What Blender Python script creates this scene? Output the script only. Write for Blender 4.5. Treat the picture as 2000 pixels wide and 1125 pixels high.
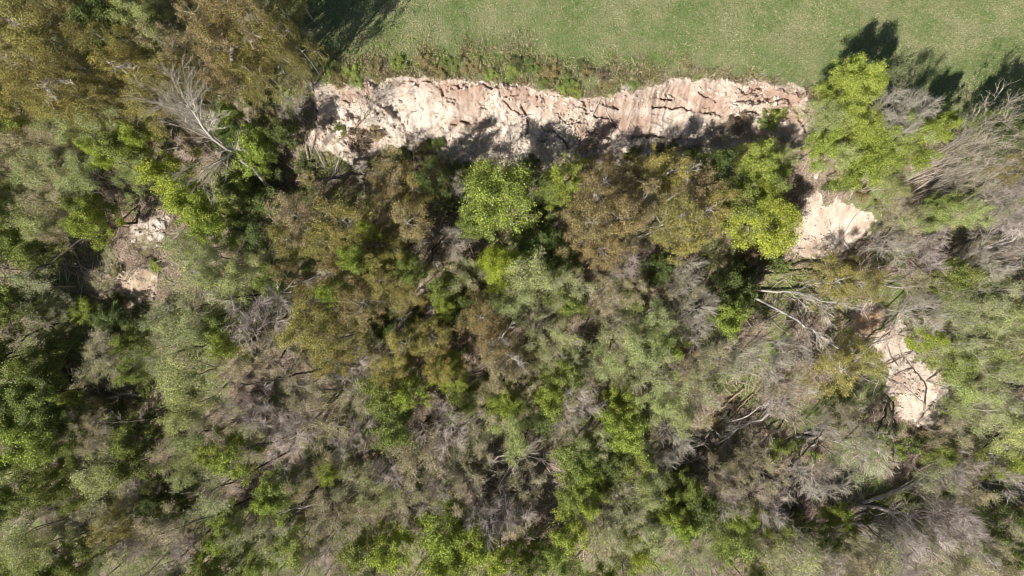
import bpy, math, random
import numpy as np
from mathutils import Vector

# ------------------------------------------------------------------ camera, light, exposure
for o in list(bpy.data.objects): bpy.data.objects.remove(o)
scene = bpy.context.scene
COL = scene.collection
scene.render.resolution_x = 1024; scene.render.resolution_y = 576
CAMZ = 80.0; FPX = 2000*24/36.0
cam_d = bpy.data.cameras.new("camera"); cam = bpy.data.objects.new("camera", cam_d); COL.objects.link(cam)
cam_d.lens = 24; cam_d.sensor_width = 36; cam_d.clip_end = 2000; cam_d.clip_start = 0.5
cam.location = (0, 0, CAMZ); cam.rotation_euler = (0, 0, 0)
scene.camera = cam
SUN_EL = math.radians(43); SH = math.radians(50)          # SH: direction the shadows run, from +x
sdir = Vector((math.cos(SH)*math.cos(SUN_EL), math.sin(SH)*math.cos(SUN_EL), -math.sin(SUN_EL)))
sun_d = bpy.data.lights.new("sun", 'SUN'); sun = bpy.data.objects.new("sun", sun_d); COL.objects.link(sun)
sun_d.energy = 5.0; sun_d.angle = math.radians(0.5); sun_d.color = (1.0, 0.945, 0.86)
sun.rotation_euler = sdir.to_track_quat('-Z', 'Y').to_euler(); sun.location = (-60, -60, 120)
world = bpy.data.worlds.new("World"); scene.world = world; world.use_nodes = True
wn = world.node_tree; bg = wn.nodes['Background']
sky = wn.nodes.new('ShaderNodeTexSky'); sky.sky_type = 'NISHITA'; sky.sun_disc = False
sky.sun_elevation = SUN_EL
sky.sun_rotation = math.atan2(-sdir.x, -sdir.y)
wn.links.new(sky.outputs[0], bg.inputs[0]); bg.inputs[1].default_value = 0.05
scene.view_settings.view_transform = 'Standard'; scene.view_settings.look = 'None'
scene.view_settings.exposure = 0.43; scene.view_settings.gamma = 1
scene.render.engine = 'CYCLES'; scene.cycles.filter_width = 1.05
scene.cycles.max_bounces = 6; scene.cycles.diffuse_bounces = 2; scene.cycles.transmission_bounces = 3

# ------------------------------------------------------------------ noise and terrain
def _h(ix, iy, s):
    n = (ix.astype(np.int64)*374761393 + iy.astype(np.int64)*668265263 + s*974634777) & 0xffffffff
    n = ((n ^ (n >> 13))*1274126177) & 0xffffffff
    return ((n ^ (n >> 16)) & 0xffff)/65535.0
def vnoise(x, y, s=0):
    x = np.asarray(x, float); y = np.asarray(y, float)
    ix = np.floor(x); iy = np.floor(y); fx = x-ix; fy = y-iy
    fx = fx*fx*(3-2*fx); fy = fy*fy*(3-2*fy)
    a = _h(ix, iy, s); b = _h(ix+1, iy, s); c = _h(ix, iy+1, s); d = _h(ix+1, iy+1, s)
    return (a*(1-fx)+b*fx)*(1-fy)+(c*(1-fx)+d*fx)*fy
def fbm(x, y, s=0, o=4):
    r = 0; a = .5; t = 0
    for i in range(o):
        r = r+a*vnoise(x*2**i+i*17.3, y*2**i-i*9.1, s+i*7); t += a; a *= .5
    return r/t*2-1
def ss(a, b, x):
    t = np.clip((x-a)/(b-a), 0, 1); return t*t*(3-2*t)
S0 = CAMZ/FPX
EDGE = np.array([(-600,-40),(-300,0),(0,15),(300,50),(540,120),(612,166),(700,160),(760,153),(860,152),(940,160),(1010,165),
    (1080,183),(1130,197),(1200,186),(1270,172),(1340,152),(1400,158),(1500,166),(1560,175),(1640,196),(1800,235),(2000,300),(2300,400),(2700,520)], float)
EX = (EDGE[:,0]-1000)*S0; EY = (562.5-EDGE[:,1])*S0
def topY(x):
    x = np.asarray(x, float)
    return np.interp(x, EX, EY)+fbm(x*.9, x*0+3.3, 5, 3)*.45
def ground(x, y):
    """smooth ground height"""
    x = np.asarray(x, float); y = np.asarray(y, float)
    d = topY(x)-y
    inside = ss(-27, -22, x)*(1-ss(32.5, 37, x))
    W = 17-8.3*inside
    t = np.clip(d/W, 0, 1)
    drop = 9.0*(t*inside+(t*t*(3-2*t))*(1-inside))
    z = -drop-0.17*np.clip(d-W, 0, 70)
    z = z+ss(0, 12, d)*(1-.6*inside*(1-ss(8, 12, d)))*(fbm(x/11, y/11, 11, 3)*1.3)
    z = z+ss(0, 30, -d)*fbm(x/30, y/30, 12, 2)*.6
    # an opened hollow where the slide patches are
    z = z-1.3*np.exp(-((x-42)**2/30+(y-7.5)**2/40))-1.4*np.exp(-((x-53)**2/26+(y+10)**2/60))
    return z
def wpt(px, py, h=0.0):
    """photo pixel -> point h above the ground"""
    dx = (px-1000)/FPX; dy = (562.5-py)/FPX; z = -8.0
    for _ in range(30):
        g = float(ground(dx*(CAMZ-z), dy*(CAMZ-z)))+h
        z = z*.5+g*.5
    return dx*(CAMZ-z), dy*(CAMZ-z), z-h
def poly_w(pts): return np.array([wpt(*p)[:2] for p in pts])
def pdist(X, Y, P):
    """signed distance (inside positive) to polygon"""
    d = np.full(X.shape, 1e9); ins = np.zeros(X.shape, bool); n = len(P)
    for i in range(n):
        x0, y0 = P[i]; x1, y1 = P[(i+1) % n]
        ex, ey = x1-x0, y1-y0; t = np.clip(((X-x0)*ex+(Y-y0)*ey)/(ex*ex+ey*ey), 0, 1)
        d = np.minimum(d, np.hypot(X-x0-t*ex, Y-y0-t*ey))
        c = ((y0 > Y) != (y1 > Y)) & (X < ex*(Y-y0)/(ey if ey else 1e-9)+x0); ins ^= c
    return np.where(ins, d, -d)
def ldist(X, Y, P):
    d = np.full(X.shape, 1e9)
    for i in range(len(P)-1):
        x0, y0 = P[i]; x1, y1 = P[i+1]; ex, ey = x1-x0, y1-y0
        t = np.clip(((X-x0)*ex+(Y-y0)*ey)/(ex*ex+ey*ey), 0, 1)
        d = np.minimum(d, np.hypot(X-x0-t*ex, Y-y0-t*ey))
    return d
CLIFF = poly_w([(612,164),(700,157),(760,150),(860,148),(940,156),(1010,162),(1080,180),(1130,194),(1200,182),(1270,168),(1340,148),(1400,154),(1500,160),
    (1562,168),(1580,200),(1578,262),(1560,290),(1500,305),(1400,325),(1300,335),(1240,330),(1180,322),(1100,335),(1000,345),(900,335),(850,300),(760,285),(735,312),(690,325),(640,305),(596,285),(606,220)])
SAND = [  # polygon, whiteness, orange
 (poly_w([(1594,372),(1640,396),(1676,408),(1704,430),(1694,462),(1650,490),(1610,510),(1572,504),(1550,480),(1556,440),(1576,400)]), 1.0, .12),
 (poly_w([(1592,315),(1606,330),(1600,372),(1578,372),(1580,345)]), .55, .1),
 (poly_w([(1655,610),(1700,600),(1735,612),(1722,640),(1690,668),(1662,655)]), .8, 1.0),
 (poly_w([(1735,618),(1772,648),(1768,690),(1795,712),(1750,725),(1712,690),(1715,650)]), .95, .15),
 (poly_w([(1735,700),(1795,705),(1842,735),(1856,795),(1812,834),(1762,815),(1734,760)]), 1.0, .1),
 (poly_w([(1160,172),(1340,140),(1420,148),(1540,160),(1400,165),(1180,196)]), .38, .0),
 (poly_w([(248,440),(290,425),(335,420),(325,470),(300,490),(268,485)]), .46, 0),
 (poly_w([(145,520),(215,512),(305,535),(305,575),(250,615),(165,565)]), .46, .5),
 (poly_w([(800,545),(838,550),(858,625),(830,630),(806,590)]), .8, .2),
 (poly_w([(1150,600),(1185,590),(1200,640),(1160,650)]), .1, .2),
 (poly_w([(600,505),(650,500),(660,540),(610,560)]), .35, .4),
]
CRACKS = [[(766,162),(800,158),(826,160),(852,157),(872,166)],[(666,193),(700,190),(722,190),(734,197)],[(946,172),(974,172),(976,184)],
 [(1090,197),(1112,193),(1122,200),(1140,198),(1148,220)],[(1178,206),(1196,203),(1212,211)],[(1293,188),(1314,193)],
 [(1366,180),(1384,186),(1400,196)],[(1470,190),(1500,184),(1524,188),(1545,196),(1560,200)],[(1276,205),(1330,210),(1386,225)],
 [(612,165),(613,200),(620,235),(618,262)],[(690,255),(706,268),(720,272)],[(730,215),(752,228)],[(982,195),(1000,215),(1020,222)],
 [(1160,225),(1190,232),(1206,248)],[(860,165),(866,190),(870,212)],[(880,240),(905,236),(935,240)],[(1420,240),(1450,222),(1500,218),(1545,230)],
 [(1235,270),(1275,262),(1300,268)],[(1020,205),(1034,230),(1030,262)],[(1060,245),(1090,262),(1110,290)],[(780,225),(792,250),(800,275)]]
CRACKS = [poly_w(c) for c in CRACKS]
BLUFF = [poly_w(p) for p in ([(755,160),(830,160),(862,200),(858,262),(790,262),(750,210)],[(880,175),(930,175),(940,235),(895,240)],[(1150,205),(1300,185),(1330,215),(1250,235),(1160,225)],[(1300,215),(1395,225),(1400,250),(1310,245)],[(1010,205),(1080,200),(1100,250),(1040,250)])]

def axis(parts):
    out = []
    for a, b, s in parts:
        n = max(1, int(round((b-a)/s))); out += list(np.linspace(a, b, n, endpoint=False))
    out.append(parts[-1][1]); return np.array(out)
gx = axis([(-600,-200,50),(-200,-90,6),(-90,-70,1),(-70,-32,.28),(-32,-24,.14),(-24,38,.11),(38,56,.2),(56,72,.3),(72,90,1),(90,200,6),(200,600,50)])
gy = axis([(-600,-200,50),(-200,-70,6),(-70,-46,1),(-46,12,.28),(12,26,.1),(26,45,.3),(45,70,1),(70,200,6),(200,600,50)])
X, Y = np.meshgrid(gx, gy)
Z = ground(X, Y)
wob = fbm(X*.7, Y*.7, 31, 4)*1.1+fbm(X*3, Y*3, 33, 3)*.35
cd = pdist(X, Y, CLIFF)+wob*.75
cliffm = ss(-.15, .5, cd)
sand = cliffm*1.0; orange = np.zeros_like(X); patch = np.zeros_like(X)
for P, w, og in SAND:
    m = ss(-.6, .9, pdist(X, Y, P)+wob*1.2)
    patch = np.maximum(patch, m*w); sand = np.maximum(sand, m*w); orange = np.maximum(orange, m*og)
bluff = np.zeros_like(X)
for P in BLUFF: bluff = np.maximum(bluff, ss(-.4, .8, pdist(X, Y, P)+wob*.4))
# relief of the cliff: gullies that run down, slumped steps, clods and crevices
gul = fbm(X*.26+fbm(X*.3,Y*.3,2)*1.0, Y*.13, 41, 3)
stepn = fbm(X*.13+gul*.8, Y*.42+gul*.6, 43, 3)
rough = (1-.9*bluff)*(.2+.75*ss(-.25, .3, fbm(X*.16, Y*.3, 44, 3)))
vx = X+fbm(X*.9, Y*.9, 151)*.7; vy = Y+fbm(X*.9, Y*.9, 152)*.5
def vor(x, y, s):
    ix = np.floor(x); iy = np.floor(y); f1 = np.full(x.shape, 9.); f2 = f1.copy(); hid = np.zeros(x.shape)
    for a in (-1,0,1):
        for b in (-1,0,1):
            cx = ix+a; cy = iy+b; d = np.hypot(cx+.1+.8*_h(cx,cy,s)-x, cy+.1+.8*_h(cx,cy,s+1)-y); v = _h(cx,cy,s+2)
            n = d < f1; f2 = np.where(n, f1, np.minimum(f2, d)); hid = np.where(n, v, hid); f1 = np.where(n, d, f1)
    return f2-f1, hid
e1, h1 = vor(vx*.55, vy*.95, 160); e2, h2 = vor(vx*1.5+3, vy*1.9, 170)
gul = gul*.8
lw = (Z+fbm(X*.22, Y*.22, 181, 3)*2.2+X*.03)/1.5; lf = lw-np.floor(lw); gul = gul*.7
ledge = (ss(.0, .35, lf)-lf)*1.5*ss(-.3, .25, fbm(X*.14+3, Y*.25, 182, 3))
lw2 = (Z*1.0+fbm(X*.5+7, Y*.5, 183, 3)*1.4)/.55; lf2 = lw2-np.floor(lw2)
ledge += (ss(.0, .3, lf2)-lf2)*.42*ss(-.2, .3, fbm(X*.25+9, Y*.3, 184, 3))
det = ledge*(1-.8*bluff)+gul*1.2+stepn*1.1*rough + fbm(X*1.0, Y*.9, 45, 3)*.45*rough+fbm(X*3.3, Y*3.0, 46, 3)*.10
det += rough*((h1-.5)*.8*ss(.0, .12, e1)+(h2-.5)*.42*ss(0, .12, e2))+rough*np.abs(fbm(X*5, Y*5, 185, 2))*.08
det += fbm(X*1.3, Y*.3, 48, 3)*.12
ux = X+fbm(X*1.3, Y*1.3, 51)*.9; uy = Y+fbm(X*1.3, Y*1.3, 52)*.9
r1 = .012+np.abs(fbm(ux*.55, uy*.85, 53, 2)); r2 = np.abs(fbm(ux*1.1+9, uy*1.3, 54, 2))
cr = (1-ss(.008, .05, r1))*ss(-.05, .25, fbm(X*.2, Y*.35, 55))*.8 + (1-ss(.015, .075, r2))*ss(.0, .3, fbm(X*.3+5, Y*.4, 56))*.45
crack = cr*rough+rough*(1-ss(.0,.05,e1))*ss(.05,.35,fbm(X*.3,Y*.5,57))*.2
for P in CRACKS:
    dd = ldist(X+fbm(X*1.6, Y*1.6, 61)*.35, Y+fbm(X*1.6, Y*1.6, 62)*.35, P)
    crack = np.maximum(crack, (1-ss(.04, .2, dd))*.95*(.35+.65*ss(-.3, .2, fbm(X*.8, Y*.8, 63))))
edgefade = ss(0, 1.2, cd)
Z += edgefade*det-cliffm*crack*.9
Z += patch*(fbm((X+Y)*1.5, (X-Y)*.25, 71, 3)*.2)
frst = ss(0, 1.5, topY(X)-Y)*(1-cliffm)
Z += frst*(fbm(X*.5, Y*.5, 73, 4)*.35)
Z += (1-frst)*(1-cliffm)*fbm(X*.8, Y*.8, 75, 3)*.06
fieldm = ss(-1.0, 1.2, Y-topY(X)-.4+wob*.7)
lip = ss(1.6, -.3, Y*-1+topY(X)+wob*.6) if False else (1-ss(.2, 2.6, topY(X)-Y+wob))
brown = np.zeros_like(X)
for P, v in (([(660,175),(735,170),(740,195),(670,198)],.8),([(878,168),(945,165),(950,240),(890,245)],.75),([(975,165),(1110,185),(1100,235),(985,225)],.45),([(1140,200),(1300,180),(1350,190),(1330,222),(1180,218)],.5),
             ([(1170,222),(1290,225),(1310,250),(1200,250)],.9),([(1320,185),(1400,180),(1430,225),(1380,228),(1330,200)],.8),([(1430,188),(1500,170),(1572,176),(1576,250),(1545,240),(1500,205)],1.0),([(1120,250),(1170,255),(1190,290),(1130,285)],.7),
             ([(670,255),(740,255),(740,300),(680,300)],.8),([(600,200),(635,200),(640,300),(600,290)],.6),([(1440,240),(1560,250),(1560,300),(1450,300)],.6)):
    brown = np.maximum(brown, v*ss(-.9, .9, pdist(X, Y, poly_w(P))+wob*.9))
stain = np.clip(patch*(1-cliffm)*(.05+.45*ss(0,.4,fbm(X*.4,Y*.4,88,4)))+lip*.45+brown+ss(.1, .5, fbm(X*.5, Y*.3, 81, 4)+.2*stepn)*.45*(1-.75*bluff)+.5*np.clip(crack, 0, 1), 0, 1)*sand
moss = ss(-.1, .45, fbm(X*.22, Y*.22, 85, 4)+.25*fbm(X*1.3, Y*1.3, 86, 3))

def node_mat(name, rough=.9):
    m = bpy.data.materials.new(name); m.use_nodes = True
    nt = m.node_tree; b = nt.nodes['Principled BSDF']; b.inputs['Roughness'].default_value = rough
    b.inputs['Specular IOR Level'].default_value = .2
    return m, nt, b
def N(nt, t, **k):
    n = nt.nodes.new(t)
    for a, v in k.items(): setattr(n, a, v)
    return n
def mixc(nt, f, a, b, mode='MIX'):
    n = N(nt, 'ShaderNodeMix', data_type='RGBA', blend_type=mode); L = nt.links
    for i, v in ((0, f), (6, a), (7, b)):
        if hasattr(v, 'is_output'): L.new(v, n.inputs[i])
        elif isinstance(v, tuple): n.inputs[i].default_value = (*v, 1)
        else: n.inputs[i].default_value = v
    return n.outputs[2]
def noise(nt, vec, scale, det=4, rough=.55, lo=.35, hi=.65):
    n = N(nt, 'ShaderNodeTexNoise'); n.inputs['Scale'].default_value = scale; n.inputs['Detail'].default_value = det
    n.inputs['Roughness'].default_value = rough; nt.links.new(vec, n.inputs['Vector'])
    r = N(nt, 'ShaderNodeMapRange', interpolation_type='SMOOTHSTEP'); r.inputs[1].default_value = lo; r.inputs[2].default_value = hi
    nt.links.new(n.outputs[0], r.inputs[0]); return r.outputs[0]
def attr(nt, nm): return N(nt, 'ShaderNodeAttribute', attribute_name=nm).outputs['Fac']
def mth(nt, op, a, b=None):
    n = N(nt, 'ShaderNodeMath', operation=op)
    for i, v in enumerate((a, b)):
        if v is None: continue
        if hasattr(v, 'is_output'): nt.links.new(v, n.inputs[i])
        else: n.inputs[i].default_value = v
    n.use_clamp = (op != 'MULTIPLY'); return n.outputs[0]

def noise_edge(nt, sm, g):
    # ragged border: the mask is compared with a noise, so litter and sand interlock
    n = noise(nt, g, 1.1, 7, .8, .3, .7); a = mth(nt, 'MULTIPLY', sm, 1.75); a = N2(nt, a, n); return a
def N2(nt, a, n):
    s_ = N(nt, 'ShaderNodeMath', operation='SUBTRACT'); nt.links.new(a, s_.inputs[0]); nt.links.new(n, s_.inputs[1])
    m_ = N(nt, 'ShaderNodeMath', operation='MULTIPLY'); nt.links.new(s_.outputs[0], m_.inputs[0]); m_.inputs[1].default_value = 3.0; m_.use_clamp = True; return m_.outputs[0]
def terrain_material():
    m, nt, b = node_mat('terrain', .95)
    g = N(nt, 'ShaderNodeNewGeometry').outputs['Position']
    def mapped(sx, sy, sz=1, rz=0):
        mp = N(nt, 'ShaderNodeMapping'); mp.inputs['Scale'].default_value = (sx, sy, sz); mp.inputs['Rotation'].default_value = (0, 0, rz)
        nt.links.new(g, mp.inputs[0]); return mp.outputs[0]
    # meadow
    gr = mixc(nt, noise(nt, g, .22, 6, .65, .42, .62), (.15,.22,.07), (.36,.33,.19))
    gr = mixc(nt, noise(nt, g, 1.4, 5, .7, .4, .7), gr, (.30,.285,.17))
    gr = mixc(nt, noise(nt, g, 7, 3, .7, .45, .6), gr, (.115,.165,.05))
    gr = mixc(nt, noise(nt, mapped(1,1,1), .8, 6, .75, .62, .70), gr, (.45,.40,.28))
    # forest floor: leaf litter and moss
    fl = mixc(nt, noise(nt, g, 1.1, 6, .7), (.22,.165,.125), (.42,.33,.265))
    fl = mixc(nt, noise(nt, g, 6, 4, .75, .45, .6), fl, (.085,.06,.04))
    fl = mixc(nt, mth(nt, 'MULTIPLY', attr(nt, 'moss'), noise(nt, g, 2.3, 4, .7, .35, .6)), fl, (.13,.19,.045))
    # pale sandy rock
    sd = mixc(nt, noise(nt, mapped(1.0,.55), 1.0, 6, .7), (.57,.48,.40), (.70,.63,.555))
    sd = mixc(nt, noise(nt, mapped(1.7,.55), 1.0, 6, .75, .5, .66), sd, (.47,.36,.29))
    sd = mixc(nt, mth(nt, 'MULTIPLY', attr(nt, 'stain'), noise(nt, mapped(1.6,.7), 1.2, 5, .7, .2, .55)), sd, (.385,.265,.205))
    sd = mixc(nt, noise(nt, g, 3.5, 6, .85, .56, .64), sd, (.30,.205,.155))
    sd = mixc(nt, attr(nt, 'orange'), sd, mixc(nt, noise(nt, g, 1.2, 4), (.46,.25,.12), (.52,.38,.25)))
    sm = attr(nt, 'sand'); smn = noise_edge(nt, sm, g)
    c = mixc(nt, attr(nt, 'field'), fl, gr)
    c = mixc(nt, smn, c, sd)
    nt.links.new(c, b.inputs['Base Color'])
    bp = N(nt, 'ShaderNodeBump'); bp.inputs['Strength'].default_value = .8; bp.inputs['Distance'].default_value = .12
    n = N(nt, 'ShaderNodeTexNoise'); n.inputs['Scale'].default_value = 4.5; n.inputs['Detail'].default_value = 6; n.inputs['Roughness'].default_value = .75
    nt.links.new(g, n.inputs['Vector']); nt.links.new(n.outputs[0], bp.inputs['Height']); nt.links.new(bp.outputs[0], b.inputs['Normal'])
    return m
TM = terrain_material()

def mk_mesh(name, V, F, mats, mi=None, smooth=False):
    me = bpy.data.meshes.new(name); V = np.asarray(V, np.float32); F = np.asarray(F, np.int32); k = F.shape[1]
    me.vertices.add(len(V)); me.vertices.foreach_set('co', V.ravel())
    me.loops.add(F.size); me.loops.foreach_set('vertex_index', F.ravel())
    me.polygons.add(len(F)); me.polygons.foreach_set('loop_start', np.arange(0, F.size, k, dtype=np.int32))
    me.polygons.foreach_set('loop_total', np.full(len(F), k, np.int32))
    for m in mats: me.materials.append(m)
    if mi is not None: me.polygons.foreach_set('material_index', np.asarray(mi, np.int32))
    me.polygons.foreach_set('use_smooth', np.full(len(F), smooth))
    me.update(calc_edges=True); return me
def add(name, me, parent=None):
    o = bpy.data.objects.new(name, me); COL.objects.link(o)
    if parent: o.parent = parent
    return o
def tag(o, label=None, cat=None, group=None, kind=None):
    if label: o['label'] = label
    if cat: o['category'] = cat
    if group: o['group'] = group
    if kind: o['kind'] = kind
    return o
ny, nx = X.shape
idx = np.arange(ny*nx).reshape(ny, nx)
Q = np.stack([idx[:-1,:-1], idx[:-1,1:], idx[1:,1:], idx[1:,:-1]], -1).reshape(-1, 4)
VV = np.stack([X, Y, Z], -1).reshape(-1, 3)
def fc(a): return a.ravel()[Q].mean(1)
f_cl = fc(cliffm) > .5; f_sa = (fc(patch) > .42) & ~f_cl; f_fi = (fc(frst) < .02) & ~f_cl & ~f_sa
for nm, sel in (('cliff', f_cl), ('sandy_slope', f_sa), ('meadow', f_fi), ('forest_floor', ~(f_cl|f_sa|f_fi))):
    q = Q[sel]; u, inv = np.unique(q, return_inverse=True)
    me = mk_mesh(nm, VV[u], inv.reshape(-1, 4), [TM], smooth=True)
    for an, arr in (('sand', sand), ('stain', stain), ('orange', orange), ('moss', moss), ('field', fieldm)):
        a = me.attributes.new(an, 'FLOAT', 'POINT'); a.data.foreach_set('value', arr.ravel()[u].astype(np.float32))
    tag(add(nm, me), kind='structure')
from bisect import bisect
def gz(x, y):
    """built ground height at world x, y (arrays)"""
    x = np.asarray(x, float); y = np.asarray(y, float)
    i = np.clip(np.searchsorted(gx, x)-1, 0, nx-2); j = np.clip(np.searchsorted(gy, y)-1, 0, ny-2)
    tx = (x-gx[i])/(gx[i+1]-gx[i]); ty = (y-gy[j])/(gy[j+1]-gy[j])
    return (Z[j,i]*(1-tx)+Z[j,i+1]*tx)*(1-ty)+(Z[j+1,i]*(1-tx)+Z[j+1,i+1]*tx)*ty
def sample(A, x, y):
    i = np.clip(np.searchsorted(gx, x)-1, 0, nx-2); j = np.clip(np.searchsorted(gy, y)-1, 0, ny-2); return A[j, i]

# ------------------------------------------------------------------ plant materials
def leaf_material(name, var, trans=.3, base=None):
    m = bpy.data.materials.new(name); m.use_nodes = True; nt = m.node_tree; b = nt.nodes['Principled BSDF']
    b.inputs['Roughness'].default_value = .5; b.inputs['Specular IOR Level'].default_value = .25
    c = N(nt, 'ShaderNodeObjectInfo').outputs['Color'] if base is None else base
    rnd = N(nt, 'ShaderNodeNewGeometry').outputs['Random Per Island']
    h = N(nt, 'ShaderNodeHueSaturation')
    def mr(src, a, bb):
        r = N(nt, 'ShaderNodeMapRange'); nt.links.new(src, r.inputs[0]); r.inputs[3].default_value = a; r.inputs[4].default_value = bb; return r.outputs[0]
    nt.links.new(mr(rnd, .5-.022*var, .5+.022*var), h.inputs['Hue']); 
    w = N(nt, 'ShaderNodeTexWhiteNoise', noise_dimensions='1D'); nt.links.new(rnd, w.inputs['W'])
    nt.links.new(mr(w.outputs['Value'], 1-.5*var, 1+.5*var), h.inputs['Value'])
    if base is None:   # older and younger leaves grow in patches through a crown
        tc = N(nt, 'ShaderNodeTexCoord').outputs['Object']
        c = mixc(nt, noise(nt, tc, .75, 3, .6, .42, .6), c, mixc(nt, 1.0, c, (.90,.90,1.0), 'MULTIPLY'))
        c = mixc(nt, noise(nt, tc, 1.9, 3, .6, .55, .68), c, mixc(nt, 1.0, c, (1.22,1.10,.9), 'MULTIPLY'))
    if hasattr(c, 'is_output'): nt.links.new(c, h.inputs['Color'])
    else: h.inputs['Color'].default_value = (*c, 1)
    nt.links.new(h.outputs[0], b.inputs['Base Color'])
    t = N(nt, 'ShaderNodeBsdfTranslucent'); nt.links.new(h.outputs[0], t.inputs[0])
    mx = N(nt, 'ShaderNodeMixShader'); mx.inputs[0].default_value = trans
    nt.links.new(b.outputs[0], mx.inputs[1]); nt.links.new(t.outputs[0], mx.inputs[2])
    nt.links.new(mx.outputs[0], nt.nodes['Material Output'].inputs[0]); return m
def bark_material(name, c1, c2, scale=3, c3=None):
    m, nt, b = node_mat(name, .85); tc = N(nt, 'ShaderNodeTexCoord').outputs['Object']
    c = mixc(nt, noise(nt, tc, scale, 4, .6, .4, .6), c1, c2)
    if c3: c = mixc(nt, noise(nt, tc, scale*1.7, 3, .6, .6, .64), c, c3)
    nt.links.new(c, b.inputs['Base Color']); return m
LEAF = leaf_material('leaf', 1.0); BUD = leaf_material('bud', 1.0, .2)
B_BIRCH = bark_material('birch_bark', (.62,.60,.55), (.45,.42,.38), 1.5, (.08,.07,.06))
B_GREY = bark_material('grey_bark', (.22,.19,.165), (.33,.29,.26), 2)
B_PALE = bark_material('pale_bark', (.50,.46,.41), (.36,.32,.29), 2)
B_BROWN = bark_material('brown_bark', (.17,.13,.10), (.26,.20,.155), 2)
T_BIRCH = bark_material('birch_twig', (.20,.15,.095), (.28,.22,.14), 1)
T_GREY = bark_material('grey_twig', (.36,.32,.26), (.52,.48,.41), 1)
T_TAN = bark_material('tan_twig', (.36,.31,.25), (.52,.46,.38), 1)
T_PURP = bark_material('purple_twig', (.39,.32,.30), (.56,.485,.455), 1)
DARKW = bark_material('dark_shaded_bark', (.05,.042,.035), (.10,.085,.07), 2)  # dark dead wood; on the slanting poles the colour carries trunk shade
REDW = bark_material('broken_wood', (.40,.30,.22), (.29,.21,.15), 2)

# ------------------------------------------------------------------ tree generator
def nrm(v): return v/np.maximum(np.linalg.norm(v, axis=-1, keepdims=True), 1e-9)
def grow(P, D, L, R, ns, rng, wob, grav, tip=.2):
    n = len(P); pts = np.zeros((n, ns+1, 3)); pts[:,0] = P; d = nrm(D)
    for i in range(ns):
        d = nrm(d+rng.normal(size=(n,3))*wob+np.array([0,0,grav])); pts[:,i+1] = pts[:,i]+d*(L/ns)[:,None]
    rad = R[:,None]*(1-(1-tip)*np.linspace(0, 1, ns+1)[None]); return pts, rad
def spawn(pts, rad, L, n, t0, t1, ang, ratio, rr, rng, fall=.5):
    nb, k, _ = pts.shape; ns = k-1
    t = rng.uniform(t0, t1, (nb, n)); f = t*ns; i = np.minimum(f.astype(int), ns-1); w = (f-i)[...,None]
    b = np.arange(nb)[:,None]; p = pts[b,i]*(1-w)+pts[b,i+1]*w; d = nrm(pts[b,i+1]-pts[b,i])
    q = rng.normal(size=d.shape); q = nrm(q-(q*d).sum(-1,keepdims=True)*d)
    a = rng.uniform(ang[0], ang[1], (nb,n,1)); D = np.cos(a)*d+np.sin(a)*q
    LL = L[:,None]*ratio*(1-fall*t)*rng.uniform(.7, 1.3, (nb,n)); r = rad[b,i]*rr
    return p.reshape(-1,3), D.reshape(-1,3), LL.ravel(), r.ravel()
def tubes(pts, rad, sides):
    nb, k, _ = pts.shape
    p0 = pts[:,:-1].reshape(-1,3); p1 = pts[:,1:].reshape(-1,3); r0 = rad[:,:-1].ravel(); r1 = rad[:,1:].ravel()
    d = nrm(p1-p0); up = np.where(np.abs(d[:,2:3]) > .9, np.array([[1.,0,0]]), np.array([[0,0,1.]]))
    u = nrm(np.cross(d, up)); v = np.cross(d, u); n = len(p0)
    a = np.arange(sides)*2*math.pi/sides; c = np.cos(a)[None,:,None]; s = np.sin(a)[None,:,None]
    ring = u[:,None]*c+v[:,None]*s
    V = np.concatenate([p0[:,None]+ring*r0[:,None,None], (p1+d*r1[:,None]*.3)[:,None]+ring*r1[:,None,None]], 1).reshape(-1,3)
    base = (np.arange(n)*2*sides)[:,None]; j = np.arange(sides); j2 = (j+1) % sides
    F = np.stack([base+j, base+j2, base+sides+j2, base+sides+j], -1).reshape(-1,4); return V, F
def leaves(C, size, rng, up=.5, asp=.7):
    n = len(C); nn = rng.normal(size=(n,3)); nn[:,2] = np.abs(nn[:,2])+up; nn = nrm(nn)
    q = rng.normal(size=(n,3)); u = nrm(np.cross(nn, q)); v = np.cross(nn, u)
    s = (size*rng.uniform(.6, 1.4, n))[:,None]*.5
    V = np.stack([C-u*s, C-v*s*asp, C+u*s, C+v*s*asp], 1).reshape(-1,3)
    return V, np.arange(n*4).reshape(-1,4)
def join(parts):
    Vs, Fs, M = [], [], []; o = 0
    for V, F, m in parts:
        Vs.append(V); Fs.append(F+o); M.append(np.full(len(F), m)); o += len(V)
    return np.concatenate(Vs), np.concatenate(Fs), np.concatenate(M)
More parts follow.
